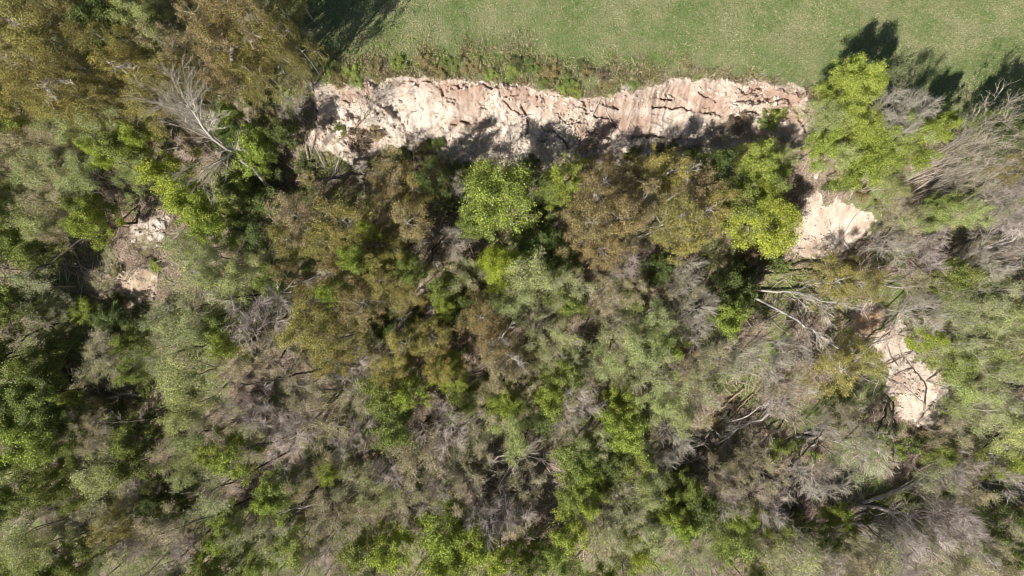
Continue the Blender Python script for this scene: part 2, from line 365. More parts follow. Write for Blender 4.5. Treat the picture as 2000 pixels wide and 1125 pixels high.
SPEC = {
 # h, r nominal; stems, limbs, branches, twigs, shoots; leaf count, size, spread
 'birch':  dict(limbs=17, br=8, tw=5, lv=12500, ls=.135, sp=.19, grav=-.10, up=.75, bark=B_BIRCH, twig=T_BIRCH, lm=BUD, tr=.016, tl=1.2, st=1),
 'leafy':  dict(limbs=18, br=8, tw=5, lv=13000, ls=.2, sp=.24, grav=.02, up=.6, bark=B_BROWN, twig=T_GREY, lm=LEAF, tr=.015, tl=.9, st=1),
 'dome':   dict(limbs=24, br=8, tw=5, lv=23000, ls=.165, sp=.28, grav=-.02, up=.7, bark=B_BROWN, twig=T_GREY, lm=LEAF, tr=.014, tl=1.0, st=1),
 'thin':   dict(limbs=10, br=6, tw=6, lv=3600, ls=.125, sp=.22, grav=.04, up=.8, bark=B_PALE, twig=T_PURP, lm=BUD, tr=.018, tl=1.6, st=2),
 'hazy':   dict(limbs=13, br=7, tw=5, lv=8800, ls=.13, sp=.26, grav=.03, up=.8, bark=B_PALE, twig=T_GREY, lm=BUD, tr=.017, tl=1.2, st=2),
 'khaki':  dict(limbs=13, br=7, tw=5, lv=5000, ls=.13, sp=.22, grav=.04, up=.8, bark=B_GREY, twig=T_PURP, lm=BUD, tr=.02, tl=1.3, st=2),
 'bare':   dict(limbs=15, br=8, tw=6, lv=250, ls=.12, sp=.1, grav=.04, up=.9, bark=B_PALE, twig=T_GREY, lm=BUD, tr=.021, tl=1.9, st=2),
 'purple': dict(limbs=15, br=8, tw=6, lv=500, ls=.13, sp=.15, grav=.05, up=1.0, bark=B_GREY, twig=T_PURP, lm=BUD, tr=.022, tl=1.8, st=3),
 'straw':  dict(limbs=15, br=6, tw=5, lv=700, ls=.12, sp=.15, grav=.10, up=1.9, bark=B_PALE, twig=T_TAN, lm=BUD, tr=.017, tl=2.0, st=6),
 'shrub':  dict(limbs=14, br=6, tw=5, lv=2600, ls=.18, sp=.18, grav=.05, up=.7, bark=B_BROWN, twig=T_TAN, lm=LEAF, tr=.015, tl=.5, st=4),
}
def make_tree(kind, seed, R=4.0, H=12.0):
    s = SPEC[kind]; rng = np.random.default_rng(seed)
    if kind == 'shrub': R, H = 1.5, 2.2
    ns = s['st']; az = rng.uniform(0, 6.28, ns)
    D = np.stack([np.cos(az)*.12*(ns > 1)+rng.normal(size=ns)*.03, np.sin(az)*.12*(ns > 1)+rng.normal(size=ns)*.03, np.ones(ns)], 1)
    if kind == 'shrub': D[:,:2] *= 4
    P = np.zeros((ns,3)); P[:,2] = -.6; P[:,:2] = D[:,:2]*2*(kind != 'shrub')
    TL = np.full(ns, H*.93); tr = H*.0135/math.sqrt(ns)
    tp, tra = grow(P, D, TL, np.full(ns, tr), 9, rng, .05, .03, .15)
    nl = s['limbs']; per = max(3, nl//ns)
    t = np.tile(np.linspace((.5 if kind in ('hazy','khaki') else .38) if kind != 'shrub' else .1, .97, per), (ns,1))+rng.uniform(-.02,.02,(ns,per))
    f = np.clip(t,0,.999)*9; i = f.astype(int); w = (f-i)[...,None]; b = np.arange(ns)[:,None]
    p = (tp[b,i]*(1-w)+tp[b,i+1]*w).reshape(-1,3); tt = t.ravel(); n = len(p)
    a = np.arange(n)*2.4+rng.uniform(-.6,.6,n); up = s['up']*rng.uniform(.5,1.4,n)+ (tt-.6)*.9
    D = np.stack([np.cos(a), np.sin(a), up], 1)
    L = R*(1.15-.65*np.clip((tt-.55)/.45,0,1))*(rng.uniform(.55,1.25,n) if kind != 'dome' else rng.uniform(.8,1.1,n))*(1.0 if kind != 'straw' else 1.25)
    lp, lr = grow(p, D, L, tr*(.42 if kind not in ('bare','purple','straw') else .3)*(1.15-.7*tt)*rng.uniform(.8,1.1,n), 6, rng, .15, s['grav'])
    bp_, bD, bL, bR = spawn(lp, lr, L, s['br'], .2, 1., (.4,1.0), .5, .6, rng)
    bp, br = grow(bp_, bD, bL, np.maximum(bR, .018), 4, rng, .2, s['grav'], .3)
    q, qD, qL, qR = spawn(bp, br, np.full(len(bL), s['tl']), s['tw'], .15, 1., (.3,.95), .8, .6, rng, .2)
    wp, wr = grow(q, qD, qL, np.full(len(q), s['tr']), 3, rng, .22, s['grav']*1.3, .6)
    # thin the crown unevenly so light and dark clumps and gaps appear
    keep = np.ones(len(q), bool)
    cen = rng.normal(size=(7,3))*np.array([R*.55,R*.55,H*.15])+np.array([0,0,H*.72])
    for c in (cen if kind != 'dome' else cen[:2]): keep &= ~((np.linalg.norm(q-c, axis=1) < R*.2) & (rng.uniform(size=len(q)) < .85))
    wp = wp[keep]; wr = wr[keep]
    parts = [(*tubes(bp, br, 3), 0), (*tubes(wp, wr, 3), 0)]
    nlv = s['lv']; k = rng.integers(0, len(wp), nlv)
    if kind in ('leafy','shrub'): # leaves bunched on shoots
        wgt = rng.uniform(size=len(wp))**.6; k = rng.choice(len(wp), nlv, p=wgt/wgt.sum())
    ft = rng.uniform(.15, 3, nlv)*.999; ii = ft.astype(int); ww = (ft-ii)[:,None]
    C = wp[k,ii]*(1-ww)+wp[k,ii+1]*ww+rng.normal(size=(nlv,3))*s['sp']
    parts.append((*leaves(C, s['ls'], rng), 1))
    allp = wp.reshape(-1,3); c0 = np.median(allp[:,:2], 0); r9 = np.percentile(np.hypot(*(allp[:,:2]-c0).T), 90)
    fs = R/r9
    def fit(V): V = V.copy(); g = np.clip(V[:,2:3]/(H*.45),0,1); V[:,:2] = V[:,:2]*(1+(fs-1)*g)-c0*fs*g; return V
    V, F, M = join(parts)
    top = np.percentile(V[:,2], 98)
    V = fit(V); V[:,2] *= H/top
    trunkV, trunkF, _ = join([(*tubes(tp, tra, 7), 0), (*tubes(lp, lr, 4), 0)])
    trunkV = fit(trunkV); trunkV[:,2] *= H/top
    return mk_mesh(kind+'_trunk', trunkV, trunkF, [s['bark']]), mk_mesh(kind+'_crown', V, F, [s['twig'], s['lm']], M)
NVAR = {'dome':3,'thin':4,'birch':5,'leafy':5,'hazy':5,'khaki':4,'bare':4,'purple':4,'straw':3,'shrub':4}
NAME = {'dome':'leafy_tree','thin':'budding_tree','birch':'birch_tree','leafy':'leafy_tree','hazy':'budding_tree','khaki':'budding_tree','bare':'bare_tree','purple':'bare_tree','straw':'bare_tree','shrub':'shrub'}
PROTO = {k: [make_tree(k, 100*i+len(k)*7+i) for i in range(n)] for k, n in NVAR.items()}
# crown colours (albedo) and their words
TINT = {
 'Bg':('birch',(0.415,0.385,0.09),'olive-gold'), 'Bb':('birch',(0.39,0.31,0.125),'orange-brown'), 'Bo':('birch',(0.31,0.285,0.07),'dark olive'), 'Bt':('birch',(0.47,0.4,0.21),'tan-brown'),
 'Dv':('dome',(0.4,0.5,0.065),'bright green'), 'Dl':('dome',(0.5,0.6,0.045),'lime green'), 'Ll':('leafy',(0.48,0.58,0.065),'lime green'), 'Lv':('leafy',(0.375,0.47,0.055),'bright green'), 'Lm':('leafy',(0.3,0.375,0.07),'mid green'), 'Ld':('leafy',(0.15,0.21,0.045),'dark green'),  # dark green Ld also carries painted shade in the black gaps
 'Ws':('hazy',(0.43,0.5,0.16),'pale grey-green'), 'Wy':('hazy',(0.42,0.51,0.13),'yellow-green'), 'Kk':('khaki',(0.46,0.43,0.18),'khaki'),
 'Xa':('bare',(.35,.32,.2),'ash grey'), 'Xp':('purple',(.35,.33,.18),'purplish grey'), 'Xt':('straw',(.4,.38,.2),'straw-coloured'),
 'Sv':('shrub',(0.33,0.42,0.07),'bright green'), 'Sm':('shrub',(0.22,0.29,0.06),'mid green'), 'Sd':('shrub',(0.14,0.18,0.045),'dark green'), 'So':('shrub',(0.36,0.3,0.12),'olive-brown'), 'Sr':('shrub',(0.26,0.2,0.13),'brown')}
TREES = """
Xp 470 790 40 11;Xp 690 850 40 11;Xp 760 930 38 11;Xa 1100 830 34 10;Xp 850 960 40 11;Xa 560 930 36 10;Xp 1420 960 42 11;Xp 1500 1000 40 10;Xp 1520 790 40 11;Xa 1620 840 36 9;Xp 1960 930 40 10;Xa 1930 510 42 11;Xp 1990 430 40 12;Xp 250 940 36 10;Xa 150 880 32 9;Xp 620 1080 40 11;Xa 1290 900 34 10;Xp 590 830 36 11
Bg 35 40 58 15;Bo 95 15 50 14;Ld 190 18 45 12;Bo 150 40 45 13;Bg 80 90 52 15;Bg 20 122 50 14;Bo 130 112 48 14;Bo 185 78 48 14;Bg 58 162 48 14;Bg 112 168 45 15
Bg 98 215 45 13;Bg 25 205 45 13;Bo 158 145 42 13;Bg 168 198 42 13;Wy 270 18 38 13;Ld 295 58 36 11;Bg 226 78 36 14;Bg 240 132 50 15;Bo 215 182 40 12;Bt 325 85 50 15
Bb 375 35 52 16;Bb 440 18 50 18;Bb 500 32 46 19;Bo 548 62 42 18;Bb 402 82 50 16;Bg 462 92 50 16;Bg 350 132 50 14;Bb 420 134 45 14;Bg 492 138 44 14;Bo 545 112 32 15
Bg 300 165 45 14;Bg 278 208 44 13;Bb 335 205 35 11;Ws 195 228 42 11;Ws 130 258 38 11;Kk 60 262 45 11;Kk 18 288 42 11;Ws 60 330 45 11;Kk 112 305 42 10;Lm 222 288 42 12
Ll 192 305 30 12;Lv 258 266 32 12;Ws 160 340 42 11;Ll 308 335 44 13;Ll 350 382 36 13;Ws 262 345 36 11;Xa 372 205 34 11;Lv 446 222 26 9;Ld 450 262 34 9;Lv 502 292 38 11
Ld 546 258 36 9;Lm 470 345 40 8;Ld 505 395 48 6;Xa 562 210 26 6;Ws 22 398 44 11;Kk 80 392 44 11;Lv 172 432 32 11;Lm 160 408 28 10;Kk 112 448 38 10;Lm 18 470 36 11
Lm 60 500 40 10;Ws 66 440 36 11;Ws 62 562 40 11;Lm 18 592 36 11;Lv 160 612 26 5;Ld 212 630 30 5;Ws 112 612 34 6;Kk 30 645 42 11;Lm 112 662 32 6
Lm 246 660 32 8;Kk 196 676 36 6;Kk 180 710 44 9;Lm 60 702 34 11;Lm 48 745 42 11;Ws 205 722 36 11;Lm 262 722 30 11;Ws 372 475 44 13;Ws 360 540 46 14
Ws 388 585 48 13;Ws 322 622 42 12;Ws 362 655 44 12;Ws 300 690 40 12;Ws 350 738 48 13;Ws 432 540 44 11;Ws 402 500 36 11;Ll 378 405 38 13;Lv 412 438 34 12;Lm 442 396 34 11
Ld 482 445 42 7;Bt 572 418 50 13;Ws 484 520 40 10;Lm 520 552 34 9;Xp 505 625 58 13;Xa 538 590 34 10;Lv 445 676 26 11;Lm 420 638 34 10;Kk 438 722 42 11;Kk 502 712 44 11
Bb 758 362 52 9.5;Bo 802 358 46 10;Ld 846 340 34 14;Bg 668 430 54 15;Bg 702 482 54 15;Bb 772 422 50 14;Bg 622 482 46 13;Bb 652 545 50 15;Bg 742 540 46 14;Bb 702 592 50 15;Bg 610 602 50 14
Bg 588 655 50 13;Bg 660 662 50 13;Bg 640 705 38 12;Lv 690 498 28 17;Lv 640 560 22 17;Lm 800 520 26 14;Lv 722 440 20 16;Kk 292 478 30 8;Kk 205 548 32 6;Lv 975 790 30 11;Lv 1150 990 28 12;Lv 640 915 26 12;Ld 725 520 26 10;Bg 764 488 34 13;Bg 792 572 34 12;Bo 562 478 42 12;Ld 782 645 34 7;Bb 560 540 30 10
Xt 884 362 20 13;Xa 888 478 34 10;Dv 965 378 66 15;Lm 935 432 30 11;Lv 1112 338 40 14;Lm 1088 372 30 10;Dl 976 512 38 14;Ws 925 530 40 12;Ws 1034 542 48 13;Ws 1000 598 38 12
Lm 868 565 38 11;Lv 865 598 26 11;Ld 902 598 34 9;Ld 1062 482 42 9;Ld 1092 520 36 8;Wy 1122 562 38 12;Ws 1082 562 40 12;Lm 1112 602 34 11;Bb 1182 356 54 12.5;Bb 1150 420 52 16
Bb 1222 430 52 16;Bb 1182 482 44 14;Bg 1284 358 50 12.5;Bb 1350 364 50 14;Bg 1310 424 54 16;Bg 1390 402 48 15;Bg 1362 460 44 14;Bb 1252 388 44 15;Xp 1216 528 44 12;Ld 1286 530 30 8
Kk 1240 572 38 11;Lm 1236 596 30 10;Kk 1182 580 38 11;Bb 935 625 44 14;Bb 958 668 44 15;Bt 975 725 50 15;Bt 1015 702 34 13;Wy 1052 642 42 13;Wy 1100 662 42 13;Wy 1062 702 38 12
Wy 1130 702 38 12;Lm 1100 742 34 11;Ws 1202 642 48 13;Ws 1240 684 44 13;Ws 1190 706 40 12;Xp 1202 602 34 10;Xa 1352 640 44 12;Kk 1332 570 38 10;Xa 1345 540 38 11;Ws 1292 640 44 12
Lv 1312 670 34 11;Ws 1262 732 48 13;Bg 792 692 44 13;Bg 760 735 42 12;Bg 850 662 40 13;Bg 850 722 40 12;Lv 880 706 24 11;Lv 886 745 28 11;Xp 692 722 44 9;Kk 730 690 30 8
Lm 30 822 44 12;Lm 72 782 42 12;Ld 28 772 40 11;Lv 60 862 44 13;Lm 112 872 38 12;Lm 28 905 40 12;Lm 100 822 38 11;Lm 82 952 40 12;Lm 20 972 40 11;Ws 28 1062 50 13
Ws 76 1092 46 13;Kk 122 1012 44 12;Lm 150 962 36 11;Ll 127 788 18 10;Kk 165 812 32 9;Kk 160 852 38 10;Kk 205 875 36 10;Lm 246 862 34 10;Lm 256 912 40 10;Ld 272 830 30 8
Ws 182 930 44 12;Kk 208 992 40 12;Bg 216 1036 44 12;Ld 296 985 34 6;Ws 352 800 42 13;Ws 366 852 38 12;Kk 322 895 30 9;Ws 402 962 42 12;Ws 362 925 36 11;Lv 412 882 32 11
Lv 462 900 38 11;Lm 545 955 38 11;Lv 528 982 34 12;Kk 430 840 42 12;Xp 562 862 48 12;Xp 520 826 42 11;Kk 484 872 34 11;Kk 622 800 48 12;Kk 578 762 42 12;Kk 642 852 42 12
Kk 662 905 42 11;Ws 532 1052 42 12;Lm 572 1068 40 11;Lm 500 1094 40 11;Kk 300 1042 46 12;Xp 262 1072 42 12;Xp 340 1092 44 12;Lv 432 1062 36 11;Lv 400 1095 34 11;Ws 470 1060 38 12
Kk 520 1022 36 11;Kk 610 962 44 12;Kk 642 1012 48 13;Lm 702 1082 44 12;Lv 762 1062 40 13;Kk 702 1012 44 12;Lm 732 772 38 12;Lv 800 768 34 12;Lm 762 842 38 12;Kk 692 782 38 11
Ws 692 942 44 12;Ws 742 965 38 11;Kk 802 882 46 12;Xp 872 842 54 13;Kk 842 902 48 12;Kk 902 932 48 12;Kk 932 872 42 12;Wy 1002 848 44 12;Kk 940 808 36 12;Lm 902 792 28 10
Lv 1000 792 32 11;Ld 1058 812 38 8;Lv 1072 782 32 11;Lv 1092 756 28 10;Xp 1136 782 54 13;Wy 1162 862 42 12;Lv 1196 818 42 12;Lv 1242 852 38 12;Lv 1222 788 32 11;Ws 1292 768 48 13
Ws 1322 806 42 13;Xa 1322 862 42 11;Kk 1022 932 38 11;Xp 942 992 48 13;Xp 992 1018 48 13;Kk 888 992 42 12;Lv 882 1042 48 14;Lv 932 1068 46 14;Lv 872 1092 42 13
Lv 976 1094 42 12;Lm 1026 1102 38 11;Kk 772 992 38 11;Kk 822 952 42 12;Lm 1132 890 38 11;Lv 1140 932 38 11;Lm 1122 972 32 10;Ld 1192 905 34 9;Lm 1250 922 38 11;Ws 1276 952 42 12
Ld 1286 985 40 8;Ws 1222 1002 48 13;Ws 1202 1062 48 13;Ws 1162 1042 42 12;Lv 1112 1052 42 12;Lm 1088 1092 42 11;Lv 1242 1088 38 12;Ws 1286 1042 42 12;Lv 1312 1002 34 11;Kk 1440 962 42 12
Kk 1402 922 38 11;Ld 1382 1000 46 12;Lm 1352 962 34 11;Lv 1342 1020 30 11;Ws 1352 1082 44 12;Lm 1440 1072 40 11;Lv 1452 1022 38 11;Kk 1502 942 42 12;Kk 1482 892 38 11;
Xa 1602 938 48 12;Lv 1646 1010 28 7;Ws 1662 902 42 12;Xa 1690 880 46 8;Kk 1542 770 44 12;Ws 1392 732 44 12
Kk 1402 690 38 11;Lv 1420 625 32 11;Lm 1452 592 32 9;Ld 1432 560 36 8;Xa 1502 708 48 13;Xa 1560 690 34 11;Bg 1642 722 50 10;Bg 1684 700 36 9;Bg 1640 552 44 8
Bo 1700 552 42 8;Dl 1500 432 62 10;Dl 1482 375 36 11;Lm 1450 402 38 12;Ld 1410 318 42 12;Dv 1492 322 42 12;Lm 1528 350 34 12;Ws 1536 306 28 10
Dv 1680 150 44 9.5;Lv 1648 172 28 9;Lv 1712 166 28 9;Lv 1672 202 32 9;Dv 1692 242 38 9;Wy 1640 228 34 10;Wy 1606 230 28 9;Lv 1622 282 30 8;Xa 1742 198 42 10;Xa 1792 204 40 10
Xa 1768 246 34 11;Lv 1852 234 28 9;Lv 1824 246 26 11;Dv 1722 290 44 10;Lv 1682 322 38 11;Wy 1648 302 30 10;Wy 1786 268 36 11;Lv 1792 305 32 11;Wy 1742 352 34 10;Ld 1990 262 40 12;Lm 1940 232 26 9;Bo 2020 300 40 14;Xt 1902 292 54 14
Xt 1872 326 54 13;Xt 1935 342 50 13;Xt 1852 372 42 12;Xt 1972 385 44 12;Kk 1752 398 36 9;Lm 1852 410 34 11;Wy 1902 414 36 11;Wy 1812 422 32 10;Kk 1782 432 36 10;Xa 1742 478 36 10
Xp 1832 492 44 11;Kk 1802 545 38 11;Lm 1862 542 34 11;Wy 1902 602 48 13;Wy 1952 572 46 13;Ws 1852 602 42 12;Xa 1805 608 40 11;Wy 1952 652 52 13;Wy 1882 662 46 13
Wy 1884 700 34 10;Wy 1932 722 46 13;Wy 1984 702 42 13;Wy 1984 622 40 13;Wy 1902 768 42 12;Wy 1962 792 42 12;Lm 1884 722 30 11;Wy 1912 822 42 11;Lv 1826 662 28 10;Wy 1986 852 42 12
Kk 1862 852 36 10;Lm 1846 885 34 9;Lv 1974 905 36 10;Kk 1902 952 42 11;Xp 1878 925 42 11;Ws 1842 935 34 11;Xp 1832 1042 54 13;Xp 1902 1062 54 13;Xp 1762 1068 50 12
Xp 1882 1002 42 12;Kk 1702 1102 42 12;Kk 1962 1044 40 12;Ld 1972 1006 38 9;Lm 1990 1086 36 11;Kk 1652 1094 42 12;Lm 1622 1064 34 9;Ws 1570 1090 42 11;Kk 1502 1092 42 11
Lm 1530 1040 32 9;Ws 1380 790 40 12;Kk 1350 720 34 11;Kk 1655 805 28 6;Xa 1440 700 36 11;Xa 1380 600 34 11
"""
SHRUBS = """
Sv 690 140 18;So 730 128 16;Sm 640 130 18;So 660 152 16;Sv 780 120 15;So 830 118 17;Sm 880 126 16;So 920 132 16;Sv 1000 135 15;Sm 1040 132 16;So 1080 140 18;Sd 1010 118 14
Sm 1110 160 16;Sv 1122 176 13;Sv 1100 175 12;So 1150 140 14;Sm 1060 160 14;Sv 960 142 12;So 860 138 14;Sd 1140 128 12;Sv 700 160 12;So 1190 165 12;Sm 1240 162 11;Sr 1180 145 12
Sr 702 268 22;Sm 665 252 12;So 735 262 12;Sm 845 275 18;Sv 1510 232 18;Sm 1490 238 14;Sd 780 300 18;So 820 290 14;Sd 1230 300 18;Sd 1300 292 18;Sr 1440 235 22;Sr 1540 300 18
Sd 1350 300 16;So 600 345 16;Sm 590 380 18;Sd 900 335 20;Sd 1040 320 16;So 1000 350 14;Sm 1650 360 14;So 1690 372 16;Sd 1620 360 12
Sm 1720 400 12;Sd 1770 500 20;Sd 1720 500 18;So 1660 520 14;Sd 1510 510 22;Sd 1460 520 22;Sr 1470 495 18;Sm 1530 520 14;Sd 1480 590 22;Sv 1430 640 16;Sd 1400 750 18;Sm 1340 870 16
Sd 880 400 18;Sd 900 450 20;Sd 1040 400 22;Sd 1060 430 20;Sm 1010 450 16;Sd 1020 470 18;Sd 860 640 18;Sd 800 620 20;Sd 740 640 22;Sm 730 655 18;Sm 790 630 14;Sd 590 320 16
Sv 300 520 12;Sd 225 580 14;So 220 530 12;Sd 100 720 20;Sd 120 750 20;Sd 130 900 18;Sd 330 970 22;Sd 310 930 20;Sd 350 1000 20
Sm 230 800 14;So 260 790 14;Sm 280 760 16;So 200 780 14;Sd 760 890 18;Sd 740 920 20;Sr 720 895 16;Sd 800 920 16;Sd 1160 960 18;Sd 1190 950 18;Sd 1060 1090 20;Sd 1330 920 20
Sv 1530 880 20;Sm 1560 870 16;Sd 1510 900 16;Sv 1590 890 16;Sd 1640 790 20;Sd 1620 770 18;Sm 1740 850 16;Sm 1710 850 16;Sd 1790 870 20;Sv 1760 890 16;Sm 1820 900 16;Sd 1860 990 16
Sv 1780 985 16;Sm 1700 1010 14;Sv 1660 1040 16;Sd 1580 1050 20;Sd 1560 1010 16;Sr 1800 850 14;Sr 1810 880 12;Sm 1950 990 16;Sv 1850 970 14;So 1990 990 12;So 1400 820 14;Sr 1430 790 14
"""
rnd = random.Random(7)
# the wood runs on past the frame
er = random.Random(21)
EDGE_T = [(er.randint(-20,20)+q, er.randint(1142,1170)) for q in range(-20, 2040, 58)]+[(er.randint(-50,-22), q+er.randint(-15,15)) for q in range(20, 1120, 62)]+\
         [(er.randint(2022,2050), q+er.randint(-15,15)) for q in range(380, 1120, 62)]+[(q+er.randint(-15,15), er.randint(-50,-25)) for q in range(10, 600, 62)]
EDGE_T += [(q+er.randint(-10,10), er.randint(1098,1116)) for q in (10,60,110,165,215,1560,1610,1668,1730,1790,1850,1915,1970)]
for q in EDGE_T:
    kd = er.choice(['Bg','Bb','Bo','Bg']) if q[1] < 200 else er.choice(['Wy','Ws','Kk','Xt','Xp']) if q[0] > 1950 else er.choice(['Xp','Kk','Ws','Xp','Wy']) if q[0] > 1540 and q[1] < 1120 else er.choice(['Lm','Ws','Ws','Lm','Kk']) if q[0] < 240 and q[1] < 1120 else er.choice(['Ws','Kk','Lm','Lv','Ws','Xp','Kk'])
    TREES += '%s %d %d %d %d\n' % (kd, q[0], q[1], er.randint(40,50), er.randint(11,14))
PLACED = []
def place(code, px, py, rpx, h):
    kind, colr, word = TINT[code]
    if (code in ('Ws','Kk') and 1330 < px < 1860 and py > 540) or (code == 'Kk' and py > 640) or (code in ('Ws','Wy') and py > 480 and int(px*7+py*3) % 5 < (3 if px > 1750 else 2)): kind = 'thin'
    if kind == 'shrub':
        R0, H0 = 1.5, 2.2; hh = rpx*.065*(1.3 if py > 180 else .7)
    else: R0, H0 = 4.0, 12.0; hh = h
    if 600 < px < 1600 and py < 440 and kind != 'shrub': hh *= 1.14
    x, y, z = wpt(px, py, hh*.78)
    z = float(gz(x, y)); R = rpx*(CAMZ-z-hh*.78)/FPX*1.06
    tm, cm = PROTO[kind][rnd.randrange(len(PROTO[kind]))]
    root = bpy.data.objects.new(NAME[kind], None); COL.objects.link(root); root.empty_display_size = .5
    root.location = (x, y, z-.05); root.rotation_euler = (rnd.gauss(0,.03), rnd.gauss(0,.03), rnd.uniform(0, 6.28))
    if kind == 'straw' and px > 1800:
        from mathutils import Quaternion
        root.rotation_euler = (Quaternion((-.6,.8,0), .38) @ Quaternion((0,0,1), rnd.uniform(0,6.28))).to_euler()
    if (code, px) == ('Xa', 385): root.rotation_euler = (.05, -.1, 0)
    sx = R/R0; root.scale = (sx, sx, hh/H0)
    t = add('trunk' if kind != 'shrub' else 'stems', tm, root); c = add('crown' if kind != 'shrub' else 'foliage', cm, root)
    j = [rnd.uniform(.94, 1.12), 1, rnd.uniform(.85, 1.05)]; b = rnd.uniform(.84, 1.14); lum = sum(colr)/3; colr = [v*.9+lum*.1 for v in colr]
    c.color = (*[min(1, v*b*(1+(q-1)*.6)) for v, q in zip(colr, j)], 1)
    PLACED.append(dict(o=root, code=code, px=px, py=py, r=rpx, kind=kind, word=word))
for ln in TREES.replace('\n', ';').split(';'):
    if ln.strip(): a = ln.split(); place(a[0], *map(float, a[1:5]))
for ln in SHRUBS.replace('\n', ';').split(';'):
    if ln.strip(): a = ln.split(); place(a[0], *map(float, a[1:4]), 0)

# ------------------------------------------------------------------ ground-level vegetation nobody could count
rng = np.random.default_rng(5)
def scatter(n, x0, x1, y0, y1, dens):
    x = rng.uniform(x0, x1, n); y = rng.uniform(y0, y1, n); k = rng.uniform(size=n) < dens(x, y); return x[k], y[k]
def blades(name, x, y, hh, w, mat, label, cat):
    n = len(x); z = gz(x, y); az = rng.uniform(0, 6.28, n); h = hh*rng.uniform(.5, 1.5, n)
    d = np.stack([np.cos(az), np.sin(az), np.zeros(n)], 1); l = rng.normal(size=(n,3))*.5; l[:,2] = 1; l = nrm(l)*h[:,None]
    P = np.stack([x, y, z-.02], 1); s = d*w
    V = np.stack([P-s, P+s, P+s*.4+l, P-s*.4+l], 1).reshape(-1,3)
    o = add(name, mk_mesh(name, V, np.arange(n*4).reshape(-1,4), [mat])); tag(o, label, cat, kind='stuff'); return o
def ground_leaf(name, ca, cb, sc=.6, cc=None):
    m = leaf_material(name, .8, .25, (.2,.2,.1)); nt = m.node_tree
    g = N(nt, 'ShaderNodeNewGeometry')
    c = mixc(nt, noise(nt, g.outputs['Position'], sc, 6, .72, .4, .6), ca, cb)
    if cc: 
        gt = mth(nt, 'GREATER_THAN', g.outputs['Random Per Island'], .84); c = mixc(nt, gt, c, cc)
    h = [n for n in nt.nodes if n.bl_idname == 'ShaderNodeHueSaturation'][0]
    nt.links.new(c, h.inputs['Color']); return m
GM = ground_leaf('meadow_blade', (.20,.265,.08), (.50,.475,.26), .2, (.56,.52,.35))
x, y = scatter(330000, -66, 72, 8, 40, lambda x, y: (y > topY(x)-.1)*1.0*(sample(cliffm, x, y) < .3))
blades('meadow_grass', x, y, .16, .03, GM, 'short green meadow grass above the cliff with straw-coloured blades', 'grass')
def strip(x, y):
    d = y-topY(x); w = 4.7+fbm(x*.35, x*0, 91)*1.6-3.6*ss(8, 28, x)
    return (d > -.5)*(1-ss(w*.35, w*1.3, d+fbm(x*.5, y*.6, 191, 3)*2.2))*(sample(cliffm, x, y) < .6)
DM = ground_leaf('dry_blade', (.66,.56,.40), (.42,.32,.20), .7, (.30,.34,.10))
x, y = scatter(170000, -30, 44, 18, 34, lambda x, y: strip(x, y)*ss(-.35, .25, fbm(x*.6, y*.9, 93, 4)))
blades('dry_grass', x, y, .38, .035, DM, 'pale dry grass and weeds along the cliff top', 'dry grass')
# herbs, ivy and seedlings of the forest floor
def clumps(name, n, dens, size, hmax, mat, label, cat, per=9, spread=.28, box=(-76,78,-50,34)):
    x, y = scatter(n, *box, dens); z = gz(x, y); m = len(x)
    C = np.repeat(np.stack([x, y, z], 1), per, 0)+rng.normal(size=(m*per,3))*np.array([spread,spread,0])
    C[:,2] = gz(C[:,0], C[:,1])+rng.uniform(.03, 1, m*per)*np.repeat(rng.uniform(.2, 1, m)*hmax, per)
    V, F = leaves(C, size, rng, 1.0); o = add(name, mk_mesh(name, V, F, [mat])); tag(o, label, cat, kind='stuff')
UM = ground_leaf('herb_leaf', (.22,.30,.06), (.37,.44,.10), .3)
def forest(x, y): return (topY(x)-y > .5)*(sample(sand, x, y) < .25)
clumps('undergrowth', 60000, lambda x, y: forest(x, y)*ss(-.25, .35, fbm(x*.16, y*.16, 95, 4))*.85, .17, .7, UM, 'green herbs and seedlings covering the woodland floor', 'undergrowth')
BM = ground_leaf('bramble_leaf', (.34,.30,.12), (.40,.30,.20), .5)
clumps('brambles', 30000, lambda x, y: forest(x, y)*ss(-.1, .4, fbm(x*.3+7, y*.3, 97, 4))*.8, .13, .6, BM, 'brown and olive brambles among the leaf litter', 'brambles')
VM = ground_leaf('verge_leaf', (.24,.36,.07), (.34,.33,.12), .8)
clumps('verge_weeds', 16000, lambda x, y: strip(x, y)*ss(-.15, .3, fbm(x*.55, y*.9, 99, 3))*(1-ss(8, 34, x)*.75), .15, .45, VM, 'low green weeds in clumps along the cliff edge', 'weeds', box=(-30,44,18,34))
clumps('cliff_weeds', 2600, lambda x, y: (sample(cliffm, x, y) > .3)*ss(.2, .5, fbm(x*.5+3, y*.5, 98, 3)), .13, .35, VM, 'scattered weeds rooted on the pale cliff', 'weeds', box=(-26,37,13,27))
